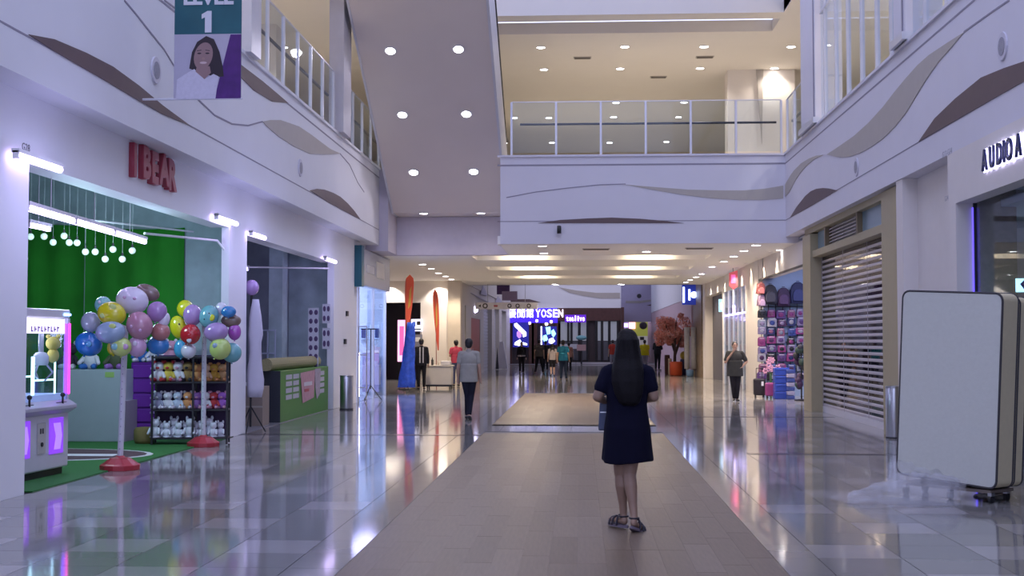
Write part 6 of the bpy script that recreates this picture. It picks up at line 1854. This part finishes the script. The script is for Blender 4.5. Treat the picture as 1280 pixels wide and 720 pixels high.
person('girl in a beige top and dark shorts walking beside the man in teal', x, y, 5, 1.43, DOWN, STEP2, cloth('beige top', (.42, .36, .36)), cloth('black trousers'), 'long', .014, .95, legskin=True, hem=.84)
x, y = onZ(704, 476)
person('man in a teal T-shirt and dark blue jeans walking away in the middle distance', x, y, -5, 1.58, SWING, [((-.08, .04, .48), (-.09, .02, .085)), ((.10, .04, .49), (.13, .08, .085))], cloth('teal tee', (.03, .22, .33)), cloth('blue jeans', (.03, .045, .08)), 'short', .012, 1.05, hem=.84)
x, y = onZ(711, 466)
person('person in peach half hidden behind the man in teal', x, y, 0, 1.48, DOWN, STR, cloth('peach top', (.42, .22, .18)), cloth('black trousers'), 'short', .014, .95)
x, y = onZ(766, 462)
person('person in a red shirt in the distance left of the long haired woman', x, y, 10, 1.6, DOWN, STR, cloth('red shirt', (.45, .06, .04)), cloth('grey trousers', (.25, .24, .27)), 'short', .014, 1.0)
x, y = onZ(806, 464)
person('person in a bright yellow shirt in the distance right of the long haired woman', x, y, 0, 1.6, DOWN, STR, cloth('yellow shirt', (.62, .55, .02)), cloth('grey trousers'), 'short', .014, 1.25)
x, y = onZ(822, 463.5)
person('person in dark clothes standing in the distance left of the blossom tree', x, y, -30, 1.72, FRONT, STR, cloth('black top'), cloth('black trousers'), 'short', .014, 1.05, sleeve=2)

# porters holding the mattress
person('porter behind the mattress, fingers gripping its left edge', 4.2, 13.35, 130, 1.62, [((-.26, .05, 1.12), (-.12, .22, 1.0)), ((.42, .12, 1.34), (.62, .33, 1.42), (0, 0, 1))], STR, cloth('porter dark', (.04, .04, .05)), cloth('black trousers'), 'short', .012, 1.0)
p = person('porter in dark blue right of the mattress, hand on its cream side', 4.66, 12.92, 100, 1.62, [((-.26, .12, 1.12), (-.14, .30, 1.08), (0, 0, 1)), ((.26, .05, 1.1), (.2, .24, .95))], STR, cloth('porter blue', (.04, .07, .13)), cloth('black trousers'), 'short', .010, 1.0, sleeve=.6)
# gripping fingers on the left edge of the mattress
ca, sa = math.cos(math.pi - th), math.sin(math.pi - th)
# ---------------------------------------------------------------- the woman in the foreground
wx, wy = onZ(785, 662)
wm = thing('person', 'woman with long black hair and navy dress walking away down the wooden strip', 'person', (wx, wy, 0), 0)
k = 1.0
b = MB()
hc = Vector((0, .03, 1.525))
b.ell(hc + Vector((0, 0, .012)), (.073, .09, .096), 20, 14)
b.ell(hc + Vector((0, .03, -.056)), (.052, .06, .06), 16, 10)
b.cap(hc + Vector((0, .09, .012)), hc + Vector((0, .104, -.018)), .009, .013, 8)
for s_ in (-1, 1): b.ell(hc + Vector((.075 * s_, -.005, -.005)), (.012, .02, .03), 10, 8)
b.cap((0, -.005, 1.30), (0, .01, 1.47), .052, .048, 12)
b.ell((0, 0, 1.17), (.16, .105, .17), 16, 12); b.ell((0, 0, 1.0), (.145, .10, .14), 16, 12); b.ell((0, -.01, .87), (.17, .125, .13), 16, 12)
b.cap((-.14, 0, 1.29), (.14, 0, 1.29), .05, .05, 12)
# arms: elbows out, forearms forward
for s_, el, wr in ((-1, (-.245, -.02, 1.09), (-.17, .17, 1.04)), (1, (.215, -.01, 1.09), (.13, .18, 1.05))):
    sh_ = Vector((s_ * .165, 0, 1.28)); el = Vector(el); wr = Vector(wr)
    b.cap(sh_, el, .053, .044, 14); b.cap(el, wr, .043, .028, 14)
    hand(b, wr, wr - el, (-s_, .2, .4), .92, .8)
# legs
hipL, knL, anL = Vector((-.07, 0, .84)), Vector((-.055, .045, .46)), Vector((-.035, .05, .115))
hipR, knR, anR = Vector((.07, 0, .84)), Vector((.012, -.01, .46)), Vector((.045, -.13, .125))
for hip, kn, an in ((hipL, knL, anL), (hipR, knR, anR)):
    b.cap(hip, kn, .08, .057, 14); mid = kn.lerp(an, .3) + Vector((0, -.015, 0))
    b.cap(kn, mid, .052, .054, 14); b.cap(mid, kn.lerp(an, .72), .054, .036, 14); b.cap(kn.lerp(an, .72), an, .036, .030, 14)
feet = [(anL, Vector((-.55, .8, 0)).normalized(), 0), (anR, Vector((.42, .85, 0)).normalized(), -22)]
for an, fd, pt in feet:
    heel = an + Vector((0, -.02, -.05)) - fd * .015
    f2 = (fd + Vector((0, 0, math.sin(R(pt))))).normalized(); toe = heel + f2 * .17
    b.cap(an, heel, .030, .027, 12); b.cap(heel, toe, .026, .022, 12)
    sd = Vector((fd.y, -fd.x, 0))
    b.cap(heel, toe + sd * .018, .024, .020, 12); b.cap(heel, toe - sd * .016, .024, .02, 12)
    for q in range(5):
        tp = toe + sd * (.026 - .013 * q); b.cap(tp, tp + f2 * (.03 - .004 * q), .008, .007, 8)
blob(b, .006, SKINW, 'body', wm, 3)
# dress
NAV = cloth('navy dress', (.005, .005, .018), .9)
d_ = MB()
prof = [(.555, .208, .150), (.565, .212, .155), (.70, .200, .155), (.84, .190, .155), (.95, .172, .135), (1.03, .166, .125), (1.12, .172, .128), (1.22, .175, .125), (1.29, .15, .10)]
rings = []
for z_, rx, ry in prof:
    ring = []
    for i in range(40):
        a = 2 * math.pi * i / 40
        fo = 1 + (.035 * math.sin(5 * a + 1) + .02 * math.sin(9 * a)) * max(0, (1.0 - z_)) / .45
        ring.append((rx * fo * math.cos(a) - .005, ry * fo * math.sin(a) - .005, z_ + (.015 * math.sin(a * 2 + 2.5) if z_ < .6 else 0)))
    rings.append(ring)
d_.loft(rings)
d_.cap((-.135, -.005, 1.30), (.135, -.005, 1.30), .062, .062, 14); d_.cap((0, -.008, 1.30), (0, 0, 1.36), .07, .058, 12)
d_.cap((-.16, 0, 1.285), (-.215, -.012, 1.165), .066, .062, 14); d_.cap((.16, 0, 1.285), (.195, -.007, 1.165), .066, .060, 14)
blob(d_, .008, NAV, 'dress', wm, 3)
# hair
h = MB()
h.ell(hc + Vector((0, -.018, .030)), (.090, .100, .100), 20, 14)
def hr(z_, rx, ry, cy, cx=0):
    return [(cx + rx * math.cos(a) * (1 + .03 * math.sin(7 * a + z_ * 9)), cy + ry * math.sin(a) * (1 + .04 * math.sin(11 * a + z_ * 5)), z_) for a in [2 * math.pi * i / 48 for i in range(48)]]
h.loft([hr(1.02, .05, .02, -.13, .01), hr(1.05, .085, .035, -.135, .01), hr(1.12, .115, .045, -.135, .005), hr(1.22, .132, .055, -.125), hr(1.32, .130, .068, -.09), hr(1.40, .118, .080, -.045), hr(1.48, .104, .095, -.02), hr(1.56, .094, .098, -.012), hr(1.60, .07, .07, -.01)])
blob(h, .008, mat('long hair', (.005, .004, .006), .6, spec=.18, var=.5, scale=60, bump=.5), 'hair', wm, 1)
# face details
for s_ in (-1, 1):
    e = MB()
    e.ell(hc + Vector((.028 * s_, .088, .01)), (.012, .006, .006), 8, 6); e.ell(hc + Vector((.029 * s_, .088, .034)), (.018, .006, .004), 8, 6)
    e.build('eye', HAIRM, wm, True)
MB().ell(hc + Vector((0, .094, -.052)), (.021, .006, .006), 8, 6).build('lips', mat('lips'), wm, True)
# sandals
SAN = mat('sandal strap', (.02, .016, .03), .4); SOL = mat('sandal sole', (.16, .13, .17), .6)
for an, fd, pt in feet:
    heel = an + Vector((0, -.02, -.05)) - fd * .015
    f2 = (fd + Vector((0, 0, math.sin(R(pt))))).normalized(); sd = Vector((fd.y, -fd.x, 0)); up_ = f2.cross(sd) * -1
    if up_.z < 0: up_ = -up_
    sol = MB()
    n = 22; lo = []; hi = []
    for i in range(n):
        a = 2 * math.pi * i / n
        w_ = .040 + .008 * math.cos(a)
        p = heel + f2 * (.09 + .135 * math.cos(a)) + sd * w_ * math.sin(a) - up_ * .030
        lo.append(p - up_ * .022); hi.append(p)
    sol.loft([lo, hi])
    so = sol.build('sandal', SOL, wm)
    for (f0_, hgt, wd) in ((.155, .022, .046), (.115, .034, .044), (.06, .05, .040)):
        st = MB(); pr = None
        for i in range(9):
            a = math.pi * i / 8
            p = heel + f2 * f0_ + sd * wd * math.cos(a) + up_ * (-.032 + (hgt + .032) * math.sin(a))
            if pr is not None: st.cap(pr, p, .0085, .0085, 8)
            pr = p
        st.build('strap', SAN, so, True)
    st = MB(); pr = None
    for i in range(17):
        a = 2 * math.pi * i / 16
        p = an + Vector((.037 * math.cos(a), .037 * math.sin(a) - .002, -.012))
        if pr is not None: st.cap(pr, p, .0075, .0075, 8)
        pr = p
    st.build('strap', SAN, so, True)
# handbag at her left hip
hb = thing('handbag', 'blue grey handbag carried at the left hip of the woman in navy', 'handbag', (wx - .165, wy + .17, .80))
MB().prism([(-.075, 0), (.075, 0), (.065, .24), (-.06, .25)], 'Y', -.05, .05).build('body', mat('blue grey leather', (.07, .09, .17), .45, var=.1), hb, bevel=.015)
m = MB(); pr = None
for i in range(11):
    a = math.pi * i / 10; p = Vector((.05 * math.cos(a), 0, .24 + .06 * math.sin(a)))
    if pr: m.cap(pr, p, .008, .008, 6)
    pr = p
m.build('handle', mat('blue grey leather'), hb, True)
B(-.06, .06, -.056, -.05, .15, .158).build('zip', STEEL, hb)

# remove prototypes never placed
for o in [DL]:
    for c in list(o.children): bpy.data.objects.remove(c)
    bpy.data.objects.remove(o)
